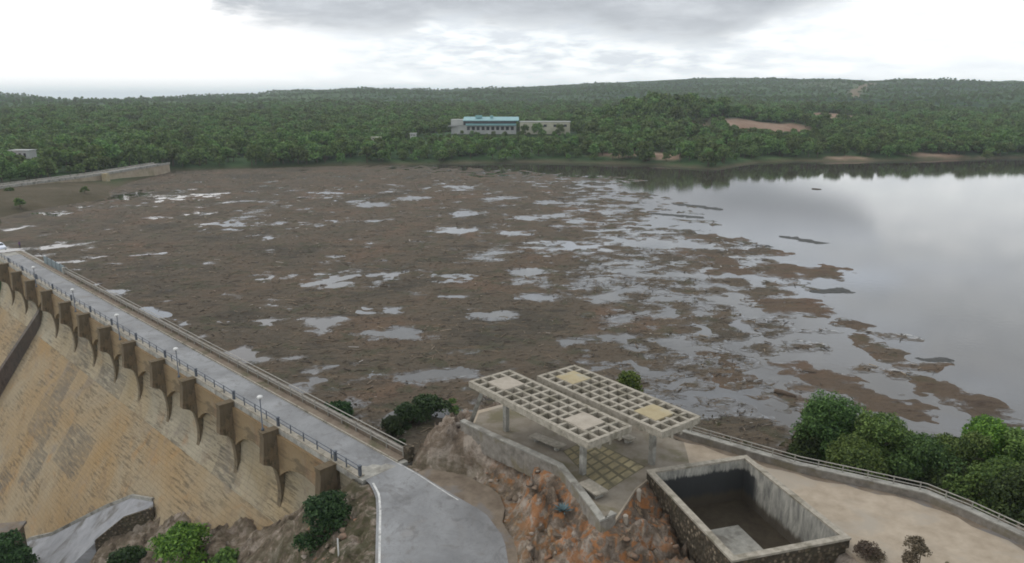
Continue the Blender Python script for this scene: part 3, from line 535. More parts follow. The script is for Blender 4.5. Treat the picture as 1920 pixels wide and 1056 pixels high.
def hill_h(x, y, fine=True):
    r = np.hypot(x, y); a = np.arctan2(x, y); ds = sdist(x, y, shore)
    land = -5.0 + 1.6 * smoothstep(-1, 7, ds) + 1.4 * smoothstep(5, 25, ds) + np.clip(ds, 0, 420) * 0.030 + np.clip(ds - 420, 0, 1e9) * 0.004
    zr = H + RIDGE * np.interp(a, pa[:, 0], pa[:, 1]); t = smoothstep(800, RIDGE, r)
    amp = smoothstep(300, 2500, r)
    z = land * (1 - t) + zr * t + amp * (16 * fbm(x * .0021, y * .0021, 40, 4) + 10 * (ridged(x * .004, y * .004, 44, 3) - .4)) * (1 - 0.75 * smoothstep(2600, RIDGE, r)) * (1 - 0.5 * t)
    z = z + 2.0 * fbm(x * .02, y * .02, 50, 3) * smoothstep(15, 60, ds)
    z = z + 26 * smoothstep(1000, 1500, r) * smoothstep(3200, 2300, r) * (ridged(x * .0016 + 3.1, y * .0032, 47, 4) - .45) + 7 * smoothstep(2800, 3500, r) * ridged(x * .006, y * .004, 48, 4) - 3 * smoothstep(2800, 3500, r)
    z = z - smoothstep(RIDGE, 5200, r) * 260
    z = z + 13 * np.exp(-(((x - 128) / 62) ** 2 + ((y - 650) / 60) ** 2)) + 9 * np.exp(-(((x - 215) / 60) ** 4 + ((y - 668) / 50) ** 4)) + 10 * np.exp(-(((x - 345) / 60) ** 2 + ((y - 830) / 50) ** 2)) + 6 * np.exp(-(((x - 100) / 60) ** 2 + ((y - 540) / 40) ** 2))
    # levelled ground at the lodge
    lod = np.exp(-(((x + 10) / 70) ** 4 + ((y - 585) / 45) ** 4)); z = z * (1 - lod) + 7.2 * lod
    # dyke platform on the left bank and abutment of the dam
    bank = np.exp(-(((x + 175) / 55) ** 4 + ((y - 250) / 70) ** 4)) * (ds > 0); z = np.maximum(z, -5 + 3.2 * bank * smoothstep(0, 16, ds))
    z = np.where(ds < 0, np.maximum(-9.5, -5.0 + ds * 0.35), z)
    return z, ds
HZ, DS = hill_h(HX, HY); HZ = np.where((DS > 0) & (HY < 120), np.minimum(HZ, -6.5), HZ)
# keep the far sheet below the dam and below the near ground
S2 = HX * DD[0] + HY * DD[1]; U2 = 33.2 - (HX * DN[0] + HY * DN[1]); HZ = np.where((U2 > -5.4) & (S2 < 188), np.minimum(HZ, -46), HZ); HZ = np.where((U2 > -2) & (S2 >= 188), np.minimum(HZ, -3 - 0.8 * (U2 + 2)), HZ)
HZ = np.where((HX > -20) & (HX < 95) & (HY < 105), -9.5, HZ)
def blob(px, py, rx, ry, z):
    c = G(px, py, z); w = abs(G(px + rx, py, z)[0] - c[0]); h = abs(G(px, py - ry, z)[1] - G(px, py + ry, z)[1]) / 2; return c[0], c[1], w, h
earths = [(207, 622, 46, 26), (150, 612, 12, 16), (345, 800, 44, 40), (75, 468, 22, 10), (-1650, 2350, 130, 260), (212, 466, 14, 5), (276, 482, 18, 6), (95, 456, 10, 16)]
ear = np.zeros(HX.shape)
for ex, ey, ew, eh in earths: ear = np.maximum(ear, smoothstep(1.25, .75, np.hypot((HX - ex) / ew, (HY - ey) / eh) + 0.5 * fbm(HX * .04, HY * .04, 60, 3)))
tr = [(1000, 2100), (824, 1800), (721, 1600), (630, 1350)]; ear = np.maximum(ear, 0.6 * smoothstep(16, 6, seg_dist(HX, HY, [(p[0], p[1]) for p in tr], False)))
sho = smoothstep(6, 1, DS) * (DS > -30) * 0.85
sho = np.maximum(sho, 1.0 * smoothstep(1.3, .8, np.hypot((HX + 176) / 42, (HY - 255) / 75)))
me = np_mesh('hills', np.stack([HX.ravel(), HY.ravel(), HZ.ravel()], 1), grid_faces(na, nr))
for nm, a in (('earth', ear), ('shore', sho)): at = me.attributes.new(nm, 'FLOAT', 'POINT'); at.data.foreach_set('value', np.clip(a, 0, 1).ravel().astype(np.float32))
tag(link('hills', me, M['hills'], smooth=True), kind='structure')
def hz(x, y): return float(hill_h(np.array([x], float), np.array([y], float))[0][0])
# lake surface
tag(poly_sheet('water', [tuple(dam_xy(46, -5.45)), tuple(dam_xy(190, -5.45)), (-140, 180), (-215, 230), (-230, 420), (-60, 490), (100, 490), (380, 560), (620, 520), (640, 300), (400, 120), (120, 45), (40, 45), (10, 62)], LAKE_Z, M['water']), kind='structure')
# sea-level plain outside the hills
tag(poly_sheet('far_plain', [(-20000, 5200), (20000, 5200), (20000, 20000), (-20000, 20000)], -60, M['hills']), kind='structure')

# ------------------------------------------------------------------ floating debris
def cap(p0, p1, w): a = G(*p0, LAKE_Z); b = G(*p1, LAKE_Z); return (a[0], a[1], b[0], b[1], w)
def hole(cx, cy, rx, ry, tilt=0):      # a gap of open water, read off the photo and laid on the lake
    a = G(cx - rx, cy + tilt, LAKE_Z); b = G(cx + rx, cy - tilt, LAKE_Z); w = abs(G(cx, cy - ry, LAKE_Z)[1] - G(cx, cy + ry, LAKE_Z)[1]) / 2
    k = min(w, 0.45 * np.hypot(b[0] - a[0], b[1] - a[1])); dx, dy = (b - a)[:2] / np.hypot(*(b - a)[:2]); return (a[0] + dx * k, a[1] + dy * k, b[0] - dx * k, b[1] - dy * k, w)
HOLES = [hole(*h) for h in ((245, 368, 40, 9, 8), (95, 400, 36, 5, 3), (155, 387, 30, 4, 2), (352, 370, 14, 7), (355, 402, 30, 4, 1), (425, 421, 36, 9), (620, 362, 26, 4), (660, 377, 28, 3), (705, 383, 28, 4, -1), (500, 445, 20, 5), (612, 418, 20, 5),
    (858, 352, 10, 5), (885, 400, 26, 4), (862, 434, 52, 6), (800, 405, 18, 3), (1050, 381, 50, 6), (960, 435, 38, 8), (1070, 466, 62, 14), (845, 520, 48, 8), (980, 515, 36, 11), (655, 520, 62, 15, 4), (855, 556, 36, 5), (1150, 510, 62, 15), (1080, 415, 25, 4), (1140, 556, 44, 11),
    (625, 488, 25, 6, 4), (640, 600, 80, 8, 8), (710, 586, 55, 6), (520, 520, 40, 8), (1250, 700, 55, 40), (1310, 660, 60, 16), (1420, 700, 32, 34), (1300, 735, 40, 14), (1270, 640, 50, 10), (1210, 460, 60, 14, -4), (1230, 410, 70, 10, -3), (1210, 375, 60, 8, -2), (1290, 455, 40, 10),
    (730, 625, 55, 10), (1270, 590, 90, 8), (1010, 560, 40, 6), (920, 590, 50, 6), (1100, 640, 60, 8), (1330, 430, 26, 12), (1390, 560, 30, 10), (1240, 560, 30, 8), (780, 372, 20, 3), (560, 392, 16, 3), (300, 408, 20, 3), (930, 372, 30, 4), (1000, 410, 30, 5))]
edge_px = [(880, 318), (1150, 338), (1130, 352), (1170, 366), (1215, 378), (1265, 408), (1290, 436), (1340, 460), (1350, 482), (1375, 500), (1395, 530), (1420, 560), (1440, 590), (1560, 632), (1585, 650), (1470, 668), (1450, 690), (1460, 730), (1490, 800), (1500, 860), (1300, 860), (700, 860), (300, 700), (-200, 500), (-200, 330), (320, 300)]
edge = [tuple(G(x, y, LAKE_Z)[:2]) for x, y in edge_px]
def seg_cap(x, y, c):
    vx, vy = c[2] - c[0], c[3] - c[1]; t = np.clip(((x - c[0]) * vx + (y - c[1]) * vy) / (vx * vx + vy * vy + 1e-6), 0, 1); return np.hypot(x - c[0] - t * vx, y - c[1] - t * vy)
def cover(x, y):
    d = -sdist(x, y, edge); n1 = fbm(x * .085, y * .085, 70, 5, .55); n2 = fbm(x * .03, y * .03, 80, 4, .55); n3 = fbm(x * .3, y * .3, 90, 4, .6); n5 = fbm(x * .14, y * .2, 95, 4, .6)
    f = np.clip(np.where(d > 0, d / 40, d / 13), -2.5, 1.0) * 0.62 + 0.15 + n1 * 0.85 + n2 * 0.45
    f = f + 0.16 * smoothstep(330, 400, y) - 0.34 * np.exp(-(((x + 75) / 75) ** 2 + ((y - 300) / 75) ** 2)) - 0.2 * np.exp(-(((x - 10) / 40) ** 2 + ((y - 200) / 50) ** 2)) + 0.2 * smoothstep(150, 90, y) * smoothstep(40, 0, x)
    i0, j0 = np.floor(x / 6.5).astype(np.int64), np.floor(y / 6.5).astype(np.int64); F1 = np.full(np.shape(x), 9.0); xw = x + 2.2 * n3 + 1.5 * n1; yw = y + 2.2 * n1
    for di in (-1, 0, 1):
        for dj in (-1, 0, 1):
            hx = _perm[(_perm[(i0 + di) & 4095] + j0 + dj) & 4095] / 4096.0; hy = _perm[(_perm[(i0 + di + 77) & 4095] + j0 + dj) & 4095] / 4096.0; sz = 0.75 + 0.6 * (_perm[(_perm[(i0 + di + 177) & 4095] + j0 + dj) & 4095] / 4096.0)
            F1 = np.minimum(F1, np.hypot(xw / 6.5 - (i0 + di + hx), yw / 6.5 - (j0 + dj + hy)) / sz)
    wz_ = smoothstep(55, 12, d) * (d > -14); f = f + wz_ * (0.42 - F1) * 1.9
    for c in HOLES:
        q = seg_cap(x, y, c) / c[4]; f = np.minimum(f, (q - 0.46) * 0.5 + n1 * 0.7 + n3 * 0.5 + n5 * 0.45)
    f = f - 0.55 * np.maximum(n5 + 0.8 * n3 - 0.36, 0) * (0.7 + 0.8 * np.exp(-((x + 60) / 90) ** 2))
    return f + n3 * 0.16, d, n1, n3
def contour_mesh(name, x0, x1, y0, y1, cell, fn, mat, lift=0.10, ky=1.0, extra=None):
    xs = np.arange(x0, x1 + cell, cell); ys = np.arange(y0, y1 + cell * ky, cell * ky); X_, Y_ = np.meshgrid(xs, ys); f = fn(X_, Y_); nx = len(xs); vid = {}; V = []; Fc = []
    zz = np.clip(f, 0, .5) * 2 * lift; zz = zz + (0.5 + f.clip(0, .5)) * lift * (1.4 * fbm(X_ * .9, Y_ * .9, 7, 4, .7) + 0.9 * fbm(X_ * .22, Y_ * .22, 17, 3))
    zz = np.maximum(zz, 0.0) + LAKE_Z + 0.012; pos = f > 0; wet = np.clip(0.55 - f * 1.05, 0, 1) if extra is None else extra(X_, Y_, f); Wv = []
    full = pos[:-1, :-1] & pos[:-1, 1:] & pos[1:, 1:] & pos[1:, :-1]; anyp = (pos[:-1, :-1] | pos[:-1, 1:] | pos[1:, 1:] | pos[1:, :-1]) & ~full
    def gv(j, i):
        k = (j, i)
        if k not in vid: vid[k] = len(V); V.append((xs[i], ys[j], zz[j, i])); Wv.append(wet[j, i])
        return vid[k]
    def ev(a, b):
        k = (a, b) if a < b else (b, a)
        if k not in vid:
            (j0, i0), (j1, i1) = k; t = f[j0, i0] / (f[j0, i0] - f[j1, i1]); vid[k] = len(V); V.append((xs[i0] + (xs[i1] - xs[i0]) * t, ys[j0] + (ys[j1] - ys[j0]) * t, LAKE_Z + 0.008)); Wv.append(.5)
        return vid[k]
    for j, i in zip(*np.nonzero(full)): Fc.append((gv(j, i), gv(j, i + 1), gv(j + 1, i + 1), gv(j + 1, i)))
    for j, i in zip(*np.nonzero(anyp)):
        cs = [(j, i), (j, i + 1), (j + 1, i + 1), (j + 1, i)]; poly = []
        for k in range(4):
            a, b = cs[k], cs[(k + 1) % 4]
            if pos[a]: poly.append(gv(*a))
            if pos[a] != pos[b]: poly.append(ev(a, b))
        if len(poly) >= 3: Fc.append(tuple(poly))
    return V, Fc, Wv
def debris_obj(name, pieces, mat):
    V, Fc, Wv = [], [], []
    for v, f, w in pieces: b = len(V); V += v; Wv += w; Fc += [tuple(b + i for i in q) for q in f]
    me = bpy.data.meshes.new(name); me.from_pydata([tuple(map(float, p)) for p in V], [], [tuple(map(int, q)) for q in Fc]); at = me.attributes.new('wet', 'FLOAT', 'POINT'); at.data.foreach_set('value', np.array(Wv, np.float32)); me.update()
    return link(name, me, mat)
dam_line = lambda x, y: (33.2 - (x * DN[0] + y * DN[1]))       # u
def main_f(x, y):
    f = cover(x, y)[0]; u = dam_line(x, y); f = np.minimum(f, (-5.5 - u) * 0.3); return np.minimum(f, np.where(inside(x, y, shore), 1.0, -0.3) + 0 * f)
def wet_f(x, y, f):
    w = np.clip(0.56 + 0.2 * smoothstep(-30, 40, x) - f * 0.95, 0, 1); a = fbm(x * .05, y * .05, 101, 4, .6)
    return np.clip(w + np.maximum(a, -.2) * 0.55 * smoothstep(215, 150, y) * (0.45 + 0.55 * smoothstep(-60, 40, x)) + 0.05, 0, 1)
deb = debris_obj('floating_debris', [contour_mesh('a', -175, 75, 64, 190, 0.62, main_f, None, 0.10, 1.0, wet_f), contour_mesh('b', -200, 130, 190, 462, 1.15, main_f, None, 0.12, 1.6, wet_f)], M['debris'])
tag(deb, kind='stuff')
RAFTS = [((1318, 446), (1362, 450), 5.2, 'small brown debris raft near the first dark strip off the mat edge'), ((1278, 475), (1352, 488), 6.0, 'long low raft of brown debris close beside the main mat edge'),
 ((1392, 474), (1448, 473), 4.2, 'flat dark debris raft just below a thinner dark streak'), ((1400, 460), (1435, 462), 1.8, 'thin dark debris streak lying just above a flat raft'), ((1478, 445), (1532, 455), 2.0, 'lone dark narrow debris streak on bright open water'),
 ((1358, 506), (1404, 510), 3.4, 'small dark raft left of the rusty pair in mid lake'), ((1440, 508), (1470, 514), 5.0, 'rusty debris raft, smaller half of a touching pair'), ((1478, 505), (1545, 512), 6.4, 'rusty debris raft, larger half of a touching pair'), ((1530, 546), (1580, 545), 2.0, 'slim dark raft right of the lobed brown raft'),
 ((1450, 575), (1485, 572), 5.0, 'lobed grey-brown raft alone in the grey water'), ((1500, 566), (1522, 582), 4.0, 'rounded end piece of the lobed grey-brown raft'), ((1582, 606), (1608, 610), 2.2, 'small dark clump above the tilted narrow raft'), ((1610, 632), (1652, 668), 1.7, 'tilted narrow brown raft trailing toward the right'),
 ((1740, 675), (1778, 676), 1.1, 'tiny dark clump far out near the cloud reflection'), ((1272, 383), (1345, 392), 2.6, 'long dark strip of debris near the tree reflection'), ((1232, 401), (1305, 408), 2.2, 'thin dark strip of debris below the longest strip'),
 ((1500, 690), (1700, 772), 3.2, 'biggest rusty raft stretching behind the lakeside trees'), ((1765, 728), (1850, 768), 3.6, 'oval rusty raft at the right above the tree tops'), ((1352, 672), (1372, 712), 3.3, 'squat brown raft standing in the grey channel')]
for i, (p0, p1, w, lab) in enumerate(RAFTS):
    c = cap(p0, p1, w); cx, cy = (c[0] + c[2]) / 2, (c[1] + c[3]) / 2; ext = np.hypot(c[2] - c[0], c[3] - c[1]) / 2 + w * 1.8
    thin = i in (3, 4, 8, 13, 14, 15)
    fr = lambda x, y, c=c, w=w: (1 - seg_cap(x, y, c) / w) * 0.8 + 0.75 * fbm(x * .55 / (w ** .6), y * .55 / (w ** .6), 111, 5, .55) + 0.18 * fbm(x * .6, y * .6, 112, 3)
    o = debris_obj('debris_raft', [contour_mesh('r', cx - ext, cx + ext, cy - ext, cy + ext, 0.4 if cy < 140 else 0.6, fr, None, 0.07, 1.0, (lambda x, y, f: np.clip(.52 - f * .6, 0, 1)) if not thin else (lambda x, y, f: .25 + 0 * f))], M['raft_dark'] if thin else M['raft'])
    tag(o, lab, 'debris raft', 'rafts of debris drifting on the open lake')

# ------------------------------------------------------------------ the dam (local frame: X along the crest, Y downstream, Z up)
dam = empty('dam', DAM_O, DAM_RZ)
tag(dam, 'long tan masonry dam with a row of dark piers under its crest road', 'dam')
def extrude_uv(name, prof, xs, mat, parent, wob=0.0):
    prof = np.array(prof, float); xs = np.asarray(xs, float); arc = np.r_[0, np.cumsum(np.hypot(*np.diff(prof, axis=0).T))]; nx, npf = len(xs), len(prof)
    V = np.zeros((npf, nx, 3)); V[..., 0] = xs[None]; V[..., 1] = prof[:, 0:1]; V[..., 2] = prof[:, 1:2]
    if wob: V[..., 1] += wob * fbm(V[..., 0] * .5, arc[:, None] * .5 + 0 * V[..., 0], 131, 4) * smoothstep(0, 2, arc)[:, None]
    f = grid_faces(nx, npf)
    me = np_mesh(name, V.reshape(-1, 3), f); uvl = me.uv_layers.new(name='UVMap'); ix = np.zeros(len(me.loops), np.int32); me.loops.foreach_get('vertex_index', ix)
    uv = np.stack([xs[ix % nx], -arc[ix // nx]], 1); uvl.data.foreach_set('uv', uv.ravel().astype(np.float32)); return link(name, me, mat, parent, smooth=True)
XS = np.arange(51.0, 190.1, 0.8)
wall_prof = [(0, -0.55), (0, -2), (0, -4), (0, -5.6), (.08, -6.2), (.22, -7), (.45, -7.8), (.8, -8.6), (1.2, -9.3), (1.75, -10.2)]
slope = [(1.75 + k, -10.2 - 1.45 * k) for k in np.arange(0, 24.1, 0.75)]
extrude_uv('spillway_wall', wall_prof, XS, M['dam_wall'], dam, 0.10)
extrude_uv('downstream_face', slope, XS, M['dam'], dam, 0.16)
MB().box(((51 + 190) / 2, -5.5, -8.5), (139, 0.3, 16.2)).build('upstream_face', M['dam'], dam)
MB().box(((50.6 + 190) / 2, -2.52, -0.28), (139.4, 5.74, 0.55)).build('deck', M['concrete'], dam, bevel=0.03)
MB().box(((51.2 + 190) / 2, 0.02, 0.06), (138.8, 0.62, 0.16)).build('kerb', M['pale_concrete'], dam)
MB().box(((51.2 + 190) / 2, -4.36, 0.07), (138.8, 0.92, 0.16)).build('sidewalk', M['walk'], dam)
m = MB()
for k, x in enumerate(np.arange(52.2, 189, 2.4)): m.box((x, -3.86, 0.09), (2.36, 0.14, 0.2))
m.build('kerb', M['pale_concrete'], dam)
PIERS = [55.3, 66.0, 76.0, 86.05, 95.6, 105.9, 115.8, 125.6, 135.4, 146.2, 156.8, 166.9, 177.2]
def pier_mesh(k):
    th = 0.38; prof = [(-0.05, -0.5), (0.9, -0.4), (1.0, -4.25), (0.78, -5.2), (0.64, -6.3), (0.62, -7.3), (0.74, -8.2), (1.02, -9.2), (1.5, -10.3), (1.6, -11.0), (0.4, -11.0), (-0.05, -7)]
    n = len(prof); m = MB(); m.add([(-th, p[0], p[1]) for p in prof] + [(th, p[0], p[1]) for p in prof], [tuple(range(n)), tuple(range(n, 2 * n))[::-1]] + [(i, n + i, n + (i + 1) % n, (i + 1) % n) for i in range(n)]); return m
def corbel_mesh():
    th = 0.45; prof = [(0.34, -0.02), (2.05, -0.02), (2.12, -0.35), (2.02, -0.42), (2.3, -3.35), (1.55, -3.75), (0.93, -4.4), (0.34, -4.4)]; n = len(prof)
    m = MB(); m.add([(-th, p[0], p[1]) for p in prof] + [(th, p[0], p[1]) for p in prof], [tuple(range(n)), tuple(range(n, 2 * n))[::-1]] + [(i, n + i, n + (i + 1) % n, (i + 1) % n) for i in range(n)]); return m
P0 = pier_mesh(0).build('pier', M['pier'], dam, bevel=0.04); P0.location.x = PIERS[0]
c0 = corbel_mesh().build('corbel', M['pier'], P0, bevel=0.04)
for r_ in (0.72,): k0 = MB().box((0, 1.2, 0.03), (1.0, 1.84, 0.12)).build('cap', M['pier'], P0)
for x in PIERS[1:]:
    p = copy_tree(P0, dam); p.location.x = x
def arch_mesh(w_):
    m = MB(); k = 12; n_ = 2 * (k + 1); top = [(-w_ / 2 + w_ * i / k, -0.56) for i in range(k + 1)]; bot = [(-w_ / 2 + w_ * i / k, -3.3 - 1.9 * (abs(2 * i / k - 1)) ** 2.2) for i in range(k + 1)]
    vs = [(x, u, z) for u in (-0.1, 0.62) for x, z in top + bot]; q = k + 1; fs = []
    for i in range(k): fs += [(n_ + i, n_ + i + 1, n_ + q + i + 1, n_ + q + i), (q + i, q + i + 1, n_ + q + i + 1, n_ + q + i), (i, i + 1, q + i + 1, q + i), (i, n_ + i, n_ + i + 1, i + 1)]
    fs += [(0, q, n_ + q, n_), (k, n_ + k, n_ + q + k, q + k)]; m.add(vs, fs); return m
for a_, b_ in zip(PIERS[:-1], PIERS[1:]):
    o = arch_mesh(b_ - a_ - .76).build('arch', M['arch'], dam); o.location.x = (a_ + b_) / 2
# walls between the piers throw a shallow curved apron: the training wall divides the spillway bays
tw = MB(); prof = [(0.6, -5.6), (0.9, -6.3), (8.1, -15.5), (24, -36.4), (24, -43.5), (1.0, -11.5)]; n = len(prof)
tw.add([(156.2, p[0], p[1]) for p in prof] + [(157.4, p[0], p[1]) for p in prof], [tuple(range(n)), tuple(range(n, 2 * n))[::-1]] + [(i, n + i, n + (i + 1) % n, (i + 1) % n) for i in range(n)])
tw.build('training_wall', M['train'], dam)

# railing along the downstream edge
rail = empty('railing', DAM_O, DAM_RZ); tag(rail, 'dark steel two-bar railing along the downstream edge of the dam road', 'railing')
for z in (0.62, 1.02): MB().tube([(51.3, 0.1, z), (188, 0.1, z)], 0.045, 6).build('rail', M['steel'], rail)
pm = MB().box((0, 0, 0.55), (0.09, 0.09, 0.95)); p0 = pm.build('post', M['steel'], rail)
big = MB().box((0, 0, 0.5), (0.24, 0.24, 0.95)).box((0, 0, 1.0), (0.32, 0.32, 0.08)).build('pillar', M['steel'], rail)
first = [True, True]
for i, x in enumerate(PIERS + [51.3]):
    o = big if first[0] else big.copy()
    if not first[0]: COL.objects.link(o); o.parent = rail
    first[0] = False; o.location = (x, 0.12, 0.1)
for x in np.arange(53.5, 187, 2.5):
    if min(abs(x - q) for q in PIERS) < 0.7: continue
    o = p0 if first[1] else p0.copy()
    if not first[1]: COL.objects.link(o); o.parent = rail
    first[1] = False; o.location = (x, 0.1, 0.06)
# upstream parapet: low wall, posts and pale rails
par = empty('parapet', DAM_O, DAM_RZ); tag(par, 'low stone parapet with pale double rails on the lake side of the dam road', 'parapet')
MB().box(((51 + 158) / 2, -5.12, 0.32), (107, 0.42, 0.68)).build('wall', M['walk'], par)
MB().box(((51 + 158) / 2, -5.12, 0.70), (107.2, 0.5, 0.09)).build('coping', M['parapet_stone'], par)
for u, z in ((-4.80, 0.62), (-4.80, 1.0), (-5.2, 1.22)): MB().tube([(51.2, u, z), (157.8, u, z)], 0.05, 6).build('rail', M['grey_rail'], par)
p0 = MB().box((0, 0, 0.5), (0.10, 0.10, 1.02)).build('post', M['grey_rail'], par); p0.location = (51.4, -4.8, 0.15)
for x in np.arange(54.0, 158, 2.6): o = p0.copy(); COL.objects.link(o); o.parent = par; o.location = (x, -4.8, 0.15)
MB().box((50.9, -5.1, 0.55), (0.7, 0.75, 1.5)).build('end_pillar', M['rubble'], par)
MB().box((157.9, -5.0, 0.6), (0.7, 0.75, 1.6)).build('end_pillar', M['concrete'], par)
scr = empty('panel_barrier', DAM_O, DAM_RZ); tag(scr, 'teal grey panel barrier closing the far end of the lake side parapet', 'barrier')
for i in range(5): MB().box((159.6 + i * 2.9, -5.1, 0.75), (2.8, 0.12, 1.5)).build('panel', M['teal_panel'], scr); MB().box((158.2 + i * 2.9, -5.1, 0.8), (0.16, 0.2, 1.7)).build('post', M['steel'], scr)

# lamps on every other pier
def lamp():
    r = empty('street_lamp', (0, 0, 0)); MB().lathe((0, 0, 0), [(0.0, 0.09), (0.16, 0.09), (0.16, 0.3), (0.07, 0.36), (0.055, 3.6), (0.0, 3.6)], 10).build('pole', M['steel'], r, smooth=True)
    MB().lathe((0, 0, 3.55), [(0.0, 0.0), (0.12, 0.0), (0.27, 0.10), (0.30, 0.19), (0.25, 0.3), (0.11, 0.37), (0.0, 0.38)], 14).build('lamp_head', M['white'], r, smooth=True); return r
LL = [(66.9, 'white-headed street lamp on the third dark pier from the near end of the dam'), (87.3, 'white-headed street lamp halfway down the near half of the dam road'), (107.6, 'white-headed street lamp midway along the visible dam crest'), (127.6, 'white-headed street lamp second from the parked car at the far end'), (150.2, 'white-headed street lamp nearest the parked car at the far end')]
LL[0] = (66.3, 'nearest white-headed street lamp, standing on a dark pier of the dam')
la = lamp(); first = True
for s, lab in LL:
    o = la if first else copy_tree(la); first = False; q = dam_xy(s, 1.7); o.location = (q[0], q[1], 0.0); tag(o, lab, 'street lamp', 'lamps along the downstream edge of the dam')

# ------------------------------------------------------------------ toe channel running down beside the dam face
ch_in = [dam_xy(s, u + 0.15) for s, u in ((89.6, 5.6), (94.5, 6.5), (99.5, 8.45), (104.5, 10.6), (109.7, 13), (115, 14.7), (122, 17.8), (130, 20.5))]; ch_z = [-15.9, -17.0, -19.8, -23, -26.4, -28.8, -33.4, -37.4]
ch_out = [(-44.0, 80.3), (-47.6, 79.9), (-51.2, 79.4), (-54.6, 79.2), (-58.6, 78.4), (-64, 77.0), (-70, 75), (-78, 73)]
chn = empty('concrete_channel', (-48, 83, -19)); tag(chn, 'grey concrete toe channel running down beside the foot of the dam', 'channel')
def off(P): return [(p[0] + 48, p[1] - 83) for p in P]
a, b_ = off(ch_in), off(ch_out); zz = [z + 19 for z in ch_z]
V = [(a[i][0], a[i][1], zz[i]) for i in range(8)] + [(b_[i][0], b_[i][1], zz[i] - 0.1) for i in range(8)] + [(b_[i][0], b_[i][1], zz[i] - 5) for i in range(8)] + [(a[i][0], a[i][1], zz[i] - 5) for i in range(8)]
fs = []
for i in range(7):
    for k in range(4): fs.append((k * 8 + i, k * 8 + i + 1, ((k + 1) % 4) * 8 + i + 1, ((k + 1) % 4) * 8 + i))
fs += [(0, 8, 16, 24), (7, 31, 23, 15)]
MB().add(V, fs).build('floor', M['chan'], chn)
MB().strip_wall([b_[0], b_[1], b_[2]], 0.35, [z - 5 for z in zz[:3]], [zz[0] + .25, zz[1] + .25, zz[2] + .2]).build('side_wall', M['rubble'], chn)
MB().strip_wall(b_[3:], 0.4, [z - 4 for z in zz[3:]], [z + .35 for z in zz[3:]]).build('kerb', M['concrete'], chn)
MB().strip_wall(a, 0.3, [z - 1 for z in zz], [z + .4 for z in zz]).build('kerb', M['concrete'], chn)
blk = empty('valve_hut', (-66.5, 83.2, -33)); tag(blk, 'brown flat-roofed concrete hut half hidden by the tree at the foot of the dam', 'hut')
MB().box((0, 0, 6.4), (5.4, 3.6, 10.6), R(12)).build('wall', M['walk'], blk); MB().box((0, 0, 11.85), (6.0, 4.2, 0.35), R(12)).build('roof', M['shoulder'], blk)

# ------------------------------------------------------------------ pergolas on the terrace
def pergola(A0, ax, bx, zt, patches, pmat, Lx, label, name='pergola'):
    A0 = np.array(A0); nx, ny = 13, 4; Ly = 4.4; ax = np.array(ax) / np.linalg.norm(ax); rz = math.atan2(ax[1], ax[0]); r = empty(name, (A0[0], A0[1], TER), rz)
    tag(r, label, 'pergola', 'grid-roofed pergolas on the terrace'); zr = zt - TER; D = 0.56; w = 0.27; m = MB(); sx = Lx / nx; sy = Ly / ny
    for j in range(ny + 1): Dj = D if j in (0, ny) else D + .3; m.box((Lx / 2, j * sy, zr - Dj / 2), (Lx + w, w if 0 < j < ny else w + .06, Dj))
    for i in range(nx + 1):
        for j in range(ny): Di = D if i in (0, nx) else D + .3; m.box((i * sx, (j + .5) * sy, zr - Di / 2 - 0.004), (w if 0 < i < nx else w + .06, sy - w - 0.002 - (.03 if j in (0, ny - 1) else 0), Di - 0.016))
    m.build('grid_roof', M['pale_concrete'], r)
    for k, i0 in enumerate(patches):
        MB().box(((i0 + 1) * sx, 2 * sy, zr - .06), (2 * sx + .1, 2 * sy + .1, 0.2)).build('slab', pmat[k], r)
        MB().box(((i0 + 1) * sx, 2 * sy, zr - .4), (2 * sx - w, 2 * sy - w, 0.46)).build('column_head', M['concrete'], r)
        MB().box(((i0 + 1) * sx, 2 * sy, (zr - .6) / 2), (0.42, 0.42, zr - .6)).build('column', M['concrete'], r)
    return r
q1 = pergola((-3.72, 62.1), (9.7, -12.35), None, 8.16, (1, 9.6), (M['patch_grey'], M['patch_grey']), 15.3, 'nearer grid-roofed concrete pergola with two plain grey slabs in its roof')
q2 = pergola((2.5, 63.4), (9.15, -11.7), None, 8.16, (1, 9.6), (M['patch_yellow'], M['patch_yellow']), 14.7, 'farther grid-roofed concrete pergola with two yellowish slabs in its roof')
sb = MB().tube([(-3.9, 63.3, 3.4), (-2.65, 60.9, 7.6)], 0.26, 4).build('slanted_strut', M['concrete']); sb.parent = q1; sb.matrix_parent_inverse = Matrix.Translation(q1.location) .inverted() if False else (Matrix.Translation(q1.location) @ Matrix.Rotation(q1.rotation_euler.z, 4, 'Z')).inverted()

# benches, stone table, terrace walls, posts
def bench(p0, p1, w, label):
    a = np.array(p0); b = np.array(p1); c = (a + b) / 2; l = np.hypot(*(b - a)); r = empty('bench', (c[0], c[1], TER + .015), math.atan2(b[1] - a[1], b[0] - a[0])); tag(r, label, 'bench', 'stone benches under the pergolas')
    MB().box((0, 0, 0.43), (l, w, 0.14)).build('seat', M['pale_concrete'], r, bevel=0.02)
    for s in (-1, 1): MB().box((s * l * .33, 0, 0.18), (0.3, w * .7, 0.36)).build('support', M['concrete'], r)
bench((1.85, 59.9), (4.4, 57.5), 0.95, 'pale slab bench under the nearer pergola, in front of its middle')
bench((8.6, 61.4), (10.6, 58.9), 0.9, 'slab bench in the shade between the two pergola roofs')
st = empty('stone_table', (6.2, 50.6, TER + .015), R(-55)); tag(st, 'squat pale stone table beside the paving near the bend of the parapet', 'table')
MB().box((0, 0, 0.52), (2.2, 1.25, 0.18)).build('table_top', M['pale_concrete'], st, bevel=0.04); MB().box((0, 0, 0.21), (1.5, .8, 0.42)).build('base', M['concrete'], st)
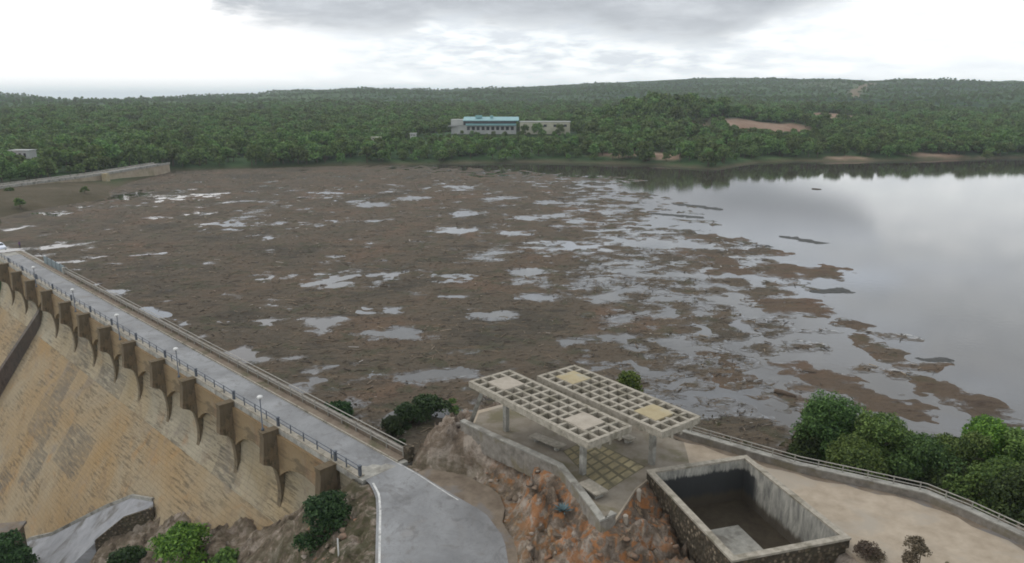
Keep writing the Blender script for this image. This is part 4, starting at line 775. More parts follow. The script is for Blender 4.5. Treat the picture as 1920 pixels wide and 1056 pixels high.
tw_ = empty('terrace_parapet', (0, 0, 0)); tag(tw_, 'grey stone parapet bending along the rock edge of the terrace', 'wall')
pp = [(-4.6, 62.4), (-2.0, 59.7), (1.0, 56.8), (3.9, 53.9), (5.2, 50.0), (6.4, 45.9), (7.3, 46.9)]
pp2 = resample(pp, 60); pp2 = pp2 + 0.04 * np.stack([np.sin(np.arange(60) * 2.1), np.cos(np.arange(60) * 1.7)], 1)
MB().strip_wall(pp2, 0.42, TER - 1.5, TER + 0.62).build('wall', M['parapet_stone'], tw_); MB().strip_wall(pp, 0.56, TER + 0.62, TER + 0.74).build('coping', M['concrete'], tw_)
lw = empty('lakeside_wall', (0, 0, 0)); tag(lw, 'low stone wall with two pale handrails curving along the lake side of the sandy terrace', 'wall')
lp = [(9.5, 66.2), (15.27, 60.4), (19.4, 57.2), (23.4, 54.1), (27.5, 51.9), (31.3, 49.8), (33.2, 47.2), (34.9, 44.2), (36.9, 40.8), (38.6, 34)]
MB().strip_wall(lp, 0.5, TER - 1.2, TER + 0.6).build('wall', M['parapet_stone'], lw)
MB().strip_wall(lp, 0.62, TER + .6, TER + .70).build('coping', M['concrete'], lw)
lp3 = [Vector((x + .05, y + .05, 0)) for x, y in lp]
for z in (0.98, 1.28): MB().tube([(p.x, p.y, TER + z) for p in lp3], 0.042, 6).build('handrail', M['grey_rail'], lw)
q = resample([(p.x, p.y) for p in lp3], 26); p0 = MB().box((0, 0, 0.32), (0.07, 0.07, 0.62)).build('post', M['grey_rail'], lw)
for i, p in enumerate(q):
    o = p0 if i == 0 else p0.copy()
    if i: COL.objects.link(o); o.parent = lw
    o.location = (p[0], p[1], TER + .70)
Q = resample(lp, 40); tt = np.gradient(Q, axis=0); tt /= np.linalg.norm(tt, axis=1)[:, None]; nn = np.stack([tt[:, 1], -tt[:, 0]], 1)
tag(ribbon('earth_verge', Q + nn * 0.2, Q + nn * (0.75 + .25 * np.sin(np.arange(40) * 1.9))[:, None], lambda y: TER, M['shoulder'], 0.006, 3), kind='structure')
for x, y, h, lab in ((9.75, 50.6, 0.9, 'short white stone post at the foot of the tank corner'), (8.3, 47.6, 0.5, 'white round-topped stone stump on the slope below the parapet end')):
    z = ground_z(x, y); o = MB().lathe((0, 0, 0), [(0, -.5), (.2, -.5), (.17, h * .8), (.2, h * .85), (.12, h), (0, h + .05)], 8).build('stone_post', M['patch_grey'], smooth=False); o.location = (x, y, z); tag(o, lab, 'post')

# ------------------------------------------------------------------ open stone tank
tk = [(10.85, 52.95), (19.74, 55.5), (22.6, 43.5), (13.9, 41.0)]
tc_ = np.mean(tk, axis=0); ang = math.atan2(55.5 - 52.95, 19.74 - 10.85); RIM = 4.3
tank = empty('stone_tank', (tc_[0], tc_[1], RIM), ang); tag(tank, 'open rectangular stone water tank, nearly empty, sunk beside the sandy terrace', 'tank')
ca, sa = math.cos(-ang), math.sin(-ang); lk = [((x - tc_[0]) * ca - (y - tc_[1]) * sa, (x - tc_[0]) * sa + (y - tc_[1]) * ca) for x, y in tk]
hw = (abs(lk[0][0]) + abs(lk[1][0]) + abs(lk[2][0]) + abs(lk[3][0])) / 4; hh = (abs(lk[0][1]) + abs(lk[1][1]) + abs(lk[2][1]) + abs(lk[3][1])) / 4; w = 0.5
ix, iy = hw - w, hh - w; DEP = 3.75
def wall_ring(m, z0, z1, o, i): m.prism([(-o[0], -o[1]), (o[0], -o[1]), (i[0], -i[1]), (-i[0], -i[1])], z0, z1).prism([(o[0], -o[1]), (o[0], o[1]), (i[0], i[1]), (i[0], -i[1])], z0, z1).prism([(o[0], o[1]), (-o[0], o[1]), (-i[0], i[1]), (i[0], i[1])], z0, z1).prism([(-o[0], o[1]), (-o[0], -o[1]), (-i[0], -i[1]), (-i[0], i[1])], z0, z1); return m
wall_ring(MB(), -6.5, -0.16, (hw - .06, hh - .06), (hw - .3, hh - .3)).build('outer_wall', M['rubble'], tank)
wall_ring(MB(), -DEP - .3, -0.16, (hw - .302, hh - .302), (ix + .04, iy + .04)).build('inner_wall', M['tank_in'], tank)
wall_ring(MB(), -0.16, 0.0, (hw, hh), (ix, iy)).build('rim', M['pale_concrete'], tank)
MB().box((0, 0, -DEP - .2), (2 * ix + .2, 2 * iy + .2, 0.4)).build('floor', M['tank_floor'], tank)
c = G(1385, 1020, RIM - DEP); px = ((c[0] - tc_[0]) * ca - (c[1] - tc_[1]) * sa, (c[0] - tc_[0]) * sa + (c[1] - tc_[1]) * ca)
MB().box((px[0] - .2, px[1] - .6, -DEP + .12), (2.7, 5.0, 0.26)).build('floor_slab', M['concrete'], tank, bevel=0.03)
# ------------------------------------------------------------------ foliage
def leaf_cloud(blobs, n, size, seed, squash=0.8, fill=0.35):
    "many small leaf-clump quads spread through a crown made of overlapping balls"
    g = np.random.default_rng(seed); B = np.array(blobs, float); wgt = B[:, 3] ** 2; idx = g.choice(len(B), n, p=wgt / wgt.sum())
    d = g.normal(size=(n, 3)); d /= np.linalg.norm(d, axis=1)[:, None]; d[:, 2] = np.where(d[:, 2] < -0.35, -d[:, 2], d[:, 2])
    rad = B[idx, 3] * np.where(g.random(n) < fill, g.random(n) ** .5, 0.82 + 0.30 * g.random(n)); lump = 1 + 0.18 * np.sin(d[:, 0] * 5 + idx) * np.cos(d[:, 1] * 6 + idx * 2)
    c = B[idx, :3] + d * (rad * lump)[:, None] * np.array([1, 1, squash])
    nrm = d * 0.6 + g.normal(size=(n, 3)) * 0.75 + np.array([0, 0, .35]); nrm /= np.linalg.norm(nrm, axis=1)[:, None]
    a = np.cross(nrm, g.normal(size=(n, 3))); a /= np.linalg.norm(a, axis=1)[:, None]; b = np.cross(nrm, a); s = size * (0.6 + 0.8 * g.random(n))[:, None]
    w = 0.55 + 0.35 * g.random(n)[:, None]
    V = np.stack([c - a * s, c + b * s * w * .8 - a * s * .1, c + a * s, c - b * s * w * .8 + a * s * .1], 1).reshape(-1, 3); return V, np.arange(4 * n).reshape(-1, 4)
def rand_blobs(r, h, k, seed, low=0.35):
    g = random.Random(seed); B = [(0, 0, h * .62, r * .62)]
    for i in range(k):
        a = g.random() * 6.283; t = low + (1 - low) * g.random(); rr_ = r * (1.0 - 0.55 * max(0, (t - .55) / .45)) * (0.35 + 0.5 * g.random()); B.append((rr_ * math.cos(a), rr_ * math.sin(a), h * t * .9, r * (0.26 + 0.22 * g.random())))
    return B
def tree(name, x, y, r, h, n, size, seed, leaf, label, cat='tree', group=None, z=None, low=0.3, k=14, trunk=True):
    z = ground_z(x, y) if z is None else z; e = empty(name, (x, y, z)); tag(e, label, cat, group)
    V, Fq = leaf_cloud(rand_blobs(r, h, k, seed, low), n, size, seed); link('crown' if trunk else 'foliage', np_mesh('crown', V, Fq), leaf, e)
    g = random.Random(seed + 5); m = MB(); m.tube([(0, 0, -.6), (.1, 0, h * .25), (.05 * g.random(), .2, h * .5), (0, 0, h * .8)], [r * .085, r * .07, r * .05, .03], 8)
    for i in range(7): a = g.random() * 6.28; zz_ = h * (.2 + .35 * g.random()); m.tube([(0, 0, zz_), (.35 * r * math.cos(a), .35 * r * math.sin(a), zz_ + .14 * h), (.75 * r * math.cos(a), .75 * r * math.sin(a), zz_ + .24 * h)], [r * .04, r * .03, .02], 6)
    m.build('trunk' if trunk else 'stem', M['bark'], e); return e
NEAR = [((1556, 778), .5, 4.1, 'dark', 'big dark green tree at the left end of the lakeside clump'), ((1522, 812), -1.4, 2.1, 'dark', 'low dark bushy tree at the outer left foot of the lakeside clump'), ((1655, 812), .5, 3.5, 'a', 'bright green round tree right of the big dark lakeside tree'),
 ((1600, 862), -.4, 2.7, 'a', 'small green tree just behind the handrail below the big dark tree'), ((1735, 850), -.2, 3.2, 'dark', 'dark hollow-looking tree in the middle of the lakeside clump'), ((1800, 838), .3, 3.0, 'a', 'middling green tree right of the clump centre'),
 ((1850, 822), .8, 3.4, 'bright', 'tall yellow-green tree near the oval debris raft'), ((1925, 835), .9, 4.0, 'a', 'green tree cut by the right border beside the oval raft'), ((1860, 905), -.6, 3.2, 'a', 'green tree leaning over the bend of the lakeside handrail'), ((1935, 925), -.2, 3.4, 'dark', 'dark tree cut by the right border behind the handrail'), ((1780, 895), -1.6, 2.4, 'dark', 'low dark shrub tree pressed against the lakeside handrail')]
for i, ((px, py), zc, r, lf, lab) in enumerate(NEAR):
    p = G(px, py, zc); zb = min(ground_z(p[0], p[1]), zc - r * .9); h = (zc - zb) + r * .5
    tree('tree', p[0], p[1], r * 1.06, h, int(6000 * r), 0.135, 100 + i, M['leaf_' + lf], lab, 'tree', 'trees on the lake bank below the handrail', z=zb, low=0.2, k=24)
BUSH = [((1178, 716), -1.2, 2.4, 2.6, 'bright', 'bright green bush on the lake bank behind the farther pergola'), ((805, 760), -3.4, 2.3, 2.2, 'deep', 'dark green shrub on the lake edge left of the nearer pergola'), ((765, 776), -3.6, 2.2, 1.8, 'deep', 'low dark shrub on the waterline between larger shrubs and the dam'), ((735, 792), -3.6, 1.5, 1.3, 'deep', 'smallest waterline shrub, closest to the end of the dam parapet'),
 ((747, 826), -0.6, 1.0, 1.3, 'deep', 'small olive shrub growing by the end pillar of the dam parapet'), ((636, 770), -4.3, 1.9, 1.3, 'deep', 'dark shrub at the waterline right against the lake side of the dam'), ((845, 748), -3.2, 1.5, 1.5, 'a', 'small green shrub on the bank under the slanted strut'),
 ((345, 1050), -13.6, 3.6, 3.8, 'bright', 'bright green bush at the bottom of the gully below the dam'), ((420, 1056), -11.2, 1.8, 1.6, 'a', 'dull green bush right of the bright bush in the gully'), ((240, 1056), -17.5, 2.0, 1.8, 'deep', 'dark bush left of the bright bush in the gully')]
for i, ((px, py), zc, r, h, lf, lab) in enumerate(BUSH):
    p = G(px, py, zc); zb = ground_z(p[0], p[1])
    if i in (5, 1, 2, 3): zb = max(zb, LAKE_Z - .1)
    zb = min(zb, zc); tree('bush', p[0], p[1], r, max(h, zc - zb + h * .5), int(1500 * r), 0.17, 200 + i, M['leaf_' + lf], lab, 'bush', z=zb, low=0.15, k=12, trunk=False)
p = G(618, 985, -2.2); tree('tree', p[0] - .3, p[1], 2.5, 6.2, 9000, 0.14, 301, M['leaf_deep'], 'dense dark green tree beside the last pier and the road bend', z=-5.6, low=0.2, k=18)
p = G(6, 1010, -18.5); tree('tree', p[0], p[1], 3.0, 11.0, 9000, 0.2, 302, M['leaf_deep'], 'dark tree at the left border in front of the brown hut', z=-28.5, low=0.35, k=16)
# blue-green agave on the rock
p = G(1055, 990, 1.2); z = ground_z(p[0], p[1]); m = MB()
for i in range(22):
    a = i * 2.4; t = .35 + .55 * (i / 22); l = 1.15 - .3 * (i / 22); c = np.array([math.cos(a), math.sin(a)]); w = .09; pr = np.array([-c[1], c[0]])
    pts = [(0, 0, .1), (*(c * l * .5 * (1 - t * .6)), l * .45 * t + .15), (*(c * l * (1 - t * .5)), l * .8 * t + .1)]
    m.add([(pts[0][0] + pr[0] * w, pts[0][1] + pr[1] * w, pts[0][2]), (pts[0][0] - pr[0] * w, pts[0][1] - pr[1] * w, pts[0][2]), (pts[1][0] - pr[0] * w, pts[1][1] - pr[1] * w, pts[1][2]), pts[2], (pts[1][0] + pr[0] * w, pts[1][1] + pr[1] * w, pts[1][2]), (pts[1][0], pts[1][1], pts[1][2] - .06)], [(0, 1, 2, 5), (0, 5, 4), (5, 2, 3), (4, 5, 3)])
o = m.build('agave', M['agave']); o.location = (p[0], p[1], z - .05); tag(o, 'blue-green spiky rosette plant on the rock below the parapet', 'plant')
# dried plants at the near edge of the terrace
def dry_plant(px, py, zt, heads, label):
    base = G(px, py, zt); e = empty('dry_plant', (base[0], base[1], TER - .1)); tag(e, label, 'plant'); m = MB(); g = random.Random(px)
    for hx, hy, hz_, hr in heads:
        hr = hr * 1.35
        m.tube([(0, 0, 0), (hx * .4, hy * .4, hz_ * .55), (hx, hy, hz_)], [.05, .035, .025], 6)
        V, Fq = leaf_cloud([(hx, hy, hz_, hr)] + [(hx + g.uniform(-.6, .6) * hr, hy + g.uniform(-.6, .6) * hr, hz_ + g.uniform(-.5, .5) * hr, hr * .55) for _ in range(3)], int(700 * hr / .4), .07, px + int(hz_ * 10)); link('seed_head', np_mesh('seed_head', V, Fq), M['dry'], e)
    m.build('stem', M['dry_stem'], e)
dry_plant(1722, 1066, 3.6, [(-.25, .35, 1.55, .50), (.15, .2, 1.35, .36), (-.6, .0, .95, .36)], 'tall dry plant with round brown seed heads, on the sand right of the tank')
dry_plant(1790, 1085, 3.6, [(0, .1, .5, .42), (.6, 0, .35, .36), (-.5, 0, .4, .34)], 'low brown dry bush at the bottom border on the sand')
dry_plant(1632, 1052, 3.4, [(-.1, .1, .55, .6), (.3, 0, .4, .4)], 'dry olive bush at the front right corner of the stone tank')
# white pole at the road bank
o = MB().lathe((0, 0, 0), [(0, -1), (.07, -1), (.06, 2.6), (0, 2.65)], 8).build('white_pole', M['white_rail'], smooth=True); p = G(636, 1056, -2.6); o.location = (p[0], p[1], -3.0); tag(o, 'thin white pole on the bank left of the road edge line', 'pole')

# ------------------------------------------------------------------ loose stone on the outcrop and in the gully
g = np.random.default_rng(5)
def ico():
    bm = bmesh.new(); bmesh.ops.create_icosphere(bm, subdivisions=2, radius=1); V = np.array([v.co[:] for v in bm.verts]); Fq = np.array([[v.index for v in f.verts] for f in bm.faces]); bm.free(); return V, Fq
IV, IF = ico(); Vs = []; Fs = []; nb = 0; cand = []
while len(cand) < 460:
    x, y = g.uniform(-11, 13), g.uniform(40, 73)
    if len(cand) > 330: x, y = g.uniform(-50, -13), g.uniform(47, 82)
    q = (np.array([x]), np.array([y]))
    if sdist(*q, road_poly)[0] < .9 or sdist(*q, terrace)[0] < .4 or sdist(*q, TANK)[0] < .3 or (y > 54 and x > -9 and sdist(*q, road_poly)[0] < 2.8): continue
    s_, u_ = x * DD[0] + y * DD[1], 33.2 - (x * DN[0] + y * DN[1])
    if s_ > 50 and u_ < np.interp(s_, [50, 66, 90, 110], [2.5, 3.2, 7, 15]): continue
    zz_ = ground_z(x, y)
    if zz_ > LAKE_Z: cand.append((x, y, zz_))
for x, y, zz_ in cand:
    r = 0.10 + .5 * g.random() ** 3.0; sc = r * np.array([1.2, .6 + .5 * g.random(), .4 + .4 * g.random()]); D = IV / np.linalg.norm(IV, axis=1)[:, None]; pl = g.normal(size=(12, 3)); pl /= np.linalg.norm(pl, axis=1)[:, None]
    k = np.ones(len(IV))
    for q in pl: dd_ = D @ q; k = np.where(dd_ > .35, np.minimum(k, (.38 + .3 * g.random()) / np.maximum(dd_, .36)), k)
    a = g.random() * 6.28; P = (D * k[:, None]) * sc; P = np.stack([P[:, 0] * math.cos(a) - P[:, 1] * math.sin(a), P[:, 0] * math.sin(a) + P[:, 1] * math.cos(a), P[:, 2]], 1) + [x, y, zz_ - r * .05]; Vs.append(P); Fs.append(IF + nb); nb += len(IV)
def rock_mat():
    m, nt, b = new_mat('broken_rock'); tc = N(nt, 'ShaderNodeTexCoord').outputs['Object']; geo = N(nt, 'ShaderNodeNewGeometry')
    c = ramp(nt, geo.outputs['Random Per Island'], [(0, (0.08, 0.06, 0.045)), (.3, (0.16, 0.125, 0.09)), (.5, (0.22, 0.12, 0.07)), (.7, (0.25, 0.20, 0.15)), (.9, (0.31, 0.26, 0.21)), (1, (0.18, 0.16, 0.14))])
    n = noise(nt, tc, 2.5, 8, .7); c = mixc(nt, smooth_range(nt, n, .45, .7), c, (0.09, 0.07, 0.052)); L(nt, c, b.inputs['Base Color']); b.inputs['Roughness'].default_value = .95; bump(nt, b, n, .08); return m
tag(link('loose_rubble', np_mesh('loose_rubble', np.vstack(Vs), np.vstack(Fs)), rock_mat()), kind='stuff')

# ------------------------------------------------------------------ sticks and rubbish caught in the debris
def stick_mat():
    m, nt, b = new_mat('driftwood'); geo = N(nt, 'ShaderNodeNewGeometry'); c = ramp(nt, geo.outputs['Random Per Island'], [(0, (0.045, 0.036, 0.027)), (.5, (0.085, 0.065, 0.046)), (.85, (0.17, 0.13, 0.09)), (.985, (0.26, 0.21, 0.15)), (1, (0.5, 0.48, 0.45))]); L(nt, c, b.inputs['Base Color']); b.inputs['Roughness'].default_value = .9; return m
g = np.random.default_rng(9); n = 26000; yy = 66 + 330 * g.random(n) ** 1.7; xx = (g.random(n) * 1.5 - .8) * (yy * .75 + 15); ok = main_f(xx, yy) > 0.12; xx, yy = xx[ok], yy[ok]; n = len(xx)
a = g.normal(.35, .9, n); ln = (0.25 + 1.3 * g.random(n) ** 4) * (1 + yy / 400); wd = (0.022 + .05 * g.random(n) ** 3) * (1 + yy / 220); dx = np.stack([np.cos(a), np.sin(a), 0 * a], 1) * ln[:, None] / 2; dy = np.stack([-np.sin(a), np.cos(a), 0 * a], 1) * wd[:, None]; c = np.stack([xx, yy, np.full(n, LAKE_Z + .17)], 1); up = np.array([0, 0, 1]) * wd[:, None] * 1.2; tl = np.array([0, 0, 1]) * (g.normal(0, .06, n) * ln)[:, None]
V = np.stack([c - dx - dy - tl, c - dx + dy - tl, c - dx + up - tl, c + dx - dy + tl, c + dx + dy + tl, c + dx + up + tl], 1).reshape(-1, 3); b0 = np.arange(n)[:, None] * 6
Fq = np.concatenate([b0 + np.array(q) for q in ((0, 2, 5, 3), (2, 1, 4, 5), (1, 0, 3, 4))]).reshape(-1, 4); tag(link('driftwood_litter', np_mesh('driftwood_litter', V, Fq), stick_mat()), kind='stuff')
def log(p0, p1, r, label):
    a = G(*p0, LAKE_Z + .1); b = G(*p1, LAKE_Z + .1); c = (a + b) / 2; d = (b - a) / 2; o = MB().tube([-d, -d * .3 + np.array([.1, .15, .05]), d * .4 + np.array([-.1, .1, .05]), d], [r, r * .95, r * .8, r * .6], 8).build('log', M['bark'], smooth=True); o.location = c; tag(o, label, 'log')
log((1452, 734), (1492, 744), .42, 'dark floating log beside the big lakeside tree'); log((1522, 354), (1540, 355), .22, 'thin dark log far out on the bright water'); log((778, 344), (786, 362), .35, 'pale upright-looking branch lying far out on the debris mat')

# ------------------------------------------------------------------ parked car and the person at the far end of the dam
def car():
    r = empty('parked_car', (0, 0, 0)); pm, nt, b = new_mat('car_paint_white'); b.inputs['Base Color'].default_value = (.62, .66, .74, 1); b.inputs['Roughness'].default_value = .25
    prof = [(-2.1, .35), (-2.15, .75), (-2.0, .95), (-1.65, 1.02), (-1.3, 1.42), (.35, 1.46), (1.05, 1.0), (1.95, .86), (2.12, .6), (2.1, .35)]; n = len(prof); w = .86; m = MB()
    wz = lambda z: w - max(0, z - .9) * .28
    m.add([(x, -wz(z), z) for x, z in prof] + [(x, wz(z), z) for x, z in prof], [tuple(range(n)), tuple(range(n, 2 * n))[::-1]] + [(i, n + i, n + (i + 1) % n, (i + 1) % n) for i in range(n)]); m.build('body', pm, r, bevel=.05)
    for s in (-1, 1):
        MB().add([(-1.2, s * .80, 1.02), (.75, s * .80, 1.02), (.3, s * .71, 1.38), (-1.05, s * .71, 1.38)], [(0, 1, 2, 3)]).build('window', M['glass'], r)
        for x in (-1.35, 1.35):
            t = MB().tube([(x, s * .72, .33), (x, s * .9, .33)], .33, 16).build('wheel', M['rubber'], r); MB().tube([(x, s * .9, .33), (x, s * .915, .33)], .19, 12).build('rim', M['white_rail'], t)
        MB().box((2.1, s * .6, .68), (.1, .34, .16)).build('headlight', M['white'], r)
    MB().add([(1.02, -.7, 1.04), (1.02, .7, 1.04), (.42, .62, 1.42), (.42, -.62, 1.42)], [(0, 1, 2, 3)]).build('windscreen', M['glass'], r); return r
c_ = car(); p = G(4, 468, 0); c_.location = (p[0] - .6, p[1], .012); c_.rotation_euler.z = math.atan2(-DD[1], -DD[0]) + R(4); tag(c_, 'white car parked on the road at the far end of the dam', 'car')
def person(x, y, z, rz):
    J = [((0, 0, .95), .15), ((0, 0, 1.15), .15), ((0, 0, 1.38), .165), ((0, 0, 1.50), .06), ((0, .02, 1.60), .095), ((0, .02, 1.70), .085), ((-.2, 0, 1.40), .065), ((-.26, .02, 1.12), .05), ((-.25, .10, .88), .04), ((.2, 0, 1.40), .065), ((.27, .02, 1.12), .05), ((.2, .16, .95), .04), ((-.1, 0, .88), .1), ((-.11, .02, .48), .065), ((-.11, -.01, .07), .05), ((-.12, .14, .04), .045), ((.1, 0, .88), .1), ((.12, .03, .48), .065), ((.13, 0, .07), .05), ((.14, .15, .04), .045)]
    E_ = [(0, 1), (1, 2), (2, 3), (3, 4), (4, 5), (2, 6), (6, 7), (7, 8), (2, 9), (9, 10), (10, 11), (0, 12), (12, 13), (13, 14), (14, 15), (0, 16), (16, 17), (17, 18), (18, 19)]
    me = bpy.data.meshes.new('person'); me.from_pydata([j[0] for j in J], E_, []); m, nt, b = new_mat('clothing'); sp = N(nt, 'ShaderNodeSeparateXYZ'); L(nt, N(nt, 'ShaderNodeTexCoord').outputs['Object'], sp.inputs[0])
    L(nt, ramp(nt, sp.outputs[2], [(0.0, (.03, .03, .03)), (.09, (.045, .045, .06)), (.9, (.045, .045, .06)), (.92, (.09, .04, .10)), (1.0, (.09, .04, .10))], 'CONSTANT'), b.inputs['Base Color']); b.inputs['Roughness'].default_value = .9
    o = link('person', me, m); sk = o.modifiers.new('skin', 'SKIN'); sk.use_smooth_shade = True
    for i, j in enumerate(J): me.skin_vertices[0].data[i].radius = (j[1], j[1])
    me.skin_vertices[0].data[0].use_root = True; o.modifiers.new('sub', 'SUBSURF').levels = 1; o.location = (x, y, z); o.rotation_euler.z = rz
    sm, nt, b = new_mat('skin'); b.inputs['Base Color'].default_value = (.42, .25, .17, 1); hm, nt, b2 = new_mat('dark_hair'); b2.inputs['Base Color'].default_value = (.02, .015, .012, 1)
    h = MB().lathe((0, .02, 1.66), [(0, .115), (.06, .10), (.10, .03), (.104, -.02), (.09, -.06), (.0, -.05)], 12).build('hair', hm, o, smooth=True)
    f = MB().lathe((0, .03, 1.60), [(0, -.1), (.05, -.08), (.083, 0), (.088, .05), (0, .08)], 12).build('face', sm, o, smooth=True); return o
p = G(38, 466, .15); tag(person(p[0], p[1], .15, R(160)), 'person in dark purple top standing by the parapet near the parked car', 'person')

# ------------------------------------------------------------------ far dyke road, lodge and houses
dk = empty('dyke_wall', (0, 0, 0)); tag(dk, 'pale wall carrying a grey road on the far left bank of the lake', 'dyke')
dp_ = [(-236, 190), (-216, 240), (-199, 284), (-185, 334), (-180, 388)]; dzt = [-.9, -.8, -.7, -.4, -.2]
M['dyke'] = simple('dyke_stone', (0.25, 0.20, 0.145), (0.36, 0.31, 0.23), .3, .95, .05, (0.19, 0.17, 0.10), .08)
MB().strip_wall([(x - 4, y) for x, y in dp_], 8, -9, dzt).build('wall', M['dyke'], dk)
MB().strip_wall([(x - 4, y) for x, y in dp_], 5.6, [z - .2 for z in dzt], [z + .03 for z in dzt]).build('road_deck', M['asphalt'], dk)
for s in (.15, -8.15): MB().strip_wall([(x + s, y) for x, y in dp_], .3, [z - .3 for z in dzt], [z + .75 for z in dzt]).build('parapet', M['concrete'], dk)
MB().box((-183.0, 331, -2.8), (2.2, 2.6, 6.2)).build('buttress', M['patch_yellow'], dk)
def zdist(px, py_base, y):       # ground height seen at a pixel for a given distance
    r = ray(px, py_base); return H + y / r[1] * r[2], y / r[1] * r[0]
M['lodge_wall'] = simple('lodge_render', (0.30, 0.31, 0.30), (0.40, 0.41, 0.39), .3, .9, 0)
M['cream'] = simple('cream_render', (0.33, 0.33, 0.25), (0.45, 0.44, 0.34), .3, .9, 0)
M['teal_roof'] = simple('teal_metal', (0.13, 0.26, 0.27), (0.20, 0.36, 0.37), .3, .5, 0)
M['red_roof'] = simple('clay_tile', (0.24, 0.12, 0.08), (0.33, 0.18, 0.12), .8, .9, 0)
lodge = empty('lodge', (0, 0, 0)); YB = 562; lx0 = zdist(846, 250, YB)[1]; lx1 = zdist(968, 250, YB)[1]; lx2 = zdist(1068, 250, YB)[1]; lodge.location = (lx0, YB, 7.0); tag(lodge, 'long pale lodge with teal canopy roofs above the trees on the far shore', 'building')
W1 = lx1 - lx0; W2 = lx2 - lx1
MB().box((W1 * .5, 7, 3.2), (W1, 13, 6.6)).build('wall', M['lodge_wall'], lodge); MB().box((4.6, 6.6, 8.6), (9.2, 13.4, 4.2)).build('wall', M['lodge_wall'], lodge)
MB().box((W1 * .5 + 4.6, 7.2, 8.2), (W1 - 9.4, 12.4, 3.4)).build('upper_wall', M['glass'], lodge)
MB().prism([(9, -1.4), (W1 + 2, -1.4), (W1 + 2, 15), (9, 15)], [9.6, 9.6, 11.6, 11.6], [10.1, 10.1, 12.4, 12.4]).build('roof', M['teal_roof'], lodge)
MB().prism([(11, -2.4), (W1, -2.4), (W1, 1.0), (11, 1.0)], [6.4, 6.4, 7.4, 7.4], [6.8, 6.8, 7.9, 7.9]).build('canopy', M['teal_roof'], lodge)
MB().box((-1.0, -.5, 6.0), (10, 3.0, .5)).build('terrace_slab', M['lodge_wall'], lodge); MB().box((W1 * .42, 8, 12.6), (5, 4, 2.0)).build('roof_box', M['teal_roof'], lodge)
MB().box((W1 * .62, 8, 12.5), (2.4, 2.4, 1.9)).build('roof_box', M['teal_roof'], lodge)
w0 = None
for i in range(10):
    x = 13 + i * (W1 - 16) / 9
    if w0 is None: w0 = MB().box((0, 0, 0), (2.2, .2, 2.6)).build('window', M['glass'], lodge); o = w0
    else: o = w0.copy(); COL.objects.link(o); o.parent = lodge
    o.location = (x, .42, 4.2)
ext = empty('lodge_wing', (lx1 + 1.5, YB - 1, 7.0)); tag(ext, 'cream wing with a flat roof at the right end of the long lodge', 'building')
MB().box((W2 * .5, 6, 4.4), (W2 - 2.5, 11, 9.0)).build('wall', M['cream'], ext); MB().box((W2 * .5, 6, 9.05), (W2 - 1.5, 12, .5)).build('roof', M['lodge_wall'], ext)
for i in range(5): MB().box((5 + i * (W2 - 10) / 4, .42, 6.2), (2.4, .2, 1.8)).build('window', M['glass'], ext)
def house(px, py, y, w, h, d, wall, roof, label, name='house', flat=False):
    z, x = zdist(px, py, y); e = empty(name, (x, y, z)); tag(e, label, 'building'); MB().box((0, 0, h / 2 - 2), (w, d, h + 4)).build('wall', wall, e)
    if flat: MB().box((0, 0, h + .15), (w + .8, d + .8, .3)).build('roof', roof, e)
    else: MB().add([(-w / 2 - .4, -d / 2 - .4, h), (w / 2 + .4, -d / 2 - .4, h), (w / 2 + .4, d / 2 + .4, h), (-w / 2 - .4, d / 2 + .4, h), (-w / 2 - .4, 0, h + d * .28), (w / 2 + .4, 0, h + d * .28)], [(0, 1, 5, 4), (2, 3, 4, 5), (0, 4, 3), (1, 2, 5), (3, 2, 1, 0)]).build('roof', roof, e)
    for s in (-.28, .05, .3): MB().box((s * w, -d / 2 - .06, h * .55), (w * .11, .12, h * .4)).build('window', M['glass'], e)
house(45, 300, 352, 9, 4.5, 6, M['lodge_wall'], M['lodge_wall'], 'white flat-roofed house among trees left of the dyke road', flat=True); house(14, 312, 345, 8, 4, 6, M['dyke'], M['red_roof'], 'brown house with tiled roof at the left border among trees')
house(775, 257, 520, 4, 2.4, 4, M['lodge_wall'], M['lodge_wall'], 'tiny white cabin in the wood left of the lodge', 'cabin', True); house(706, 262, 505, 6.5, 1.6, 4, M['cream'], M['cream'], 'low pale shed in the far shore wood', 'shed', True)
house(1338, 164, 2750, 26, 9, 14, M['lodge_wall'], M['lodge_wall'], 'lone white farmhouse far away on the hazy ridge', 'farmhouse', True)
house(1140, 247, 548, 13, 1.0, 5, M['lodge_wall'], M['lodge_wall'], 'low white annexe among trees right of the cream lodge wing', 'annexe', True)

# ------------------------------------------------------------------ pine woods beyond the lake
KINDS = []
kc = bpy.data.collections.new('pine_kinds'); S.collection.children.link(kc)
for k, (r, h, low, nq) in enumerate(((4.2, 8.2, .30, 620), (3.4, 9.2, .30, 540), (4.8, 7.2, .25, 660), (3.0, 6.8, .15, 460), (3.9, 10.6, .45, 560))):
    V, Fq = leaf_cloud(rand_blobs(r, h, 13, 400 + k, low), nq, .62, 400 + k, .8, .25); m = MB().tube([(0, 0, -1.5), (.1, .1, h * .4), (0, 0, h * .75)], [.28, .2, .08], 5); tv = np.array(m.v); tf = np.array([f for f in m.f if len(f) == 4])
    me = np_mesh('pine', np.vstack([V, tv]), np.vstack([Fq, tf + len(V)])); me.materials.append(M['leaf_far']); me.materials.append(M['bark']); mi = np.zeros(len(me.polygons), np.int32); mi[len(Fq):] = 1; me.polygons.foreach_set('material_index', mi); KINDS.append(me)
g = np.random.default_rng(21); PX, PY = [], []
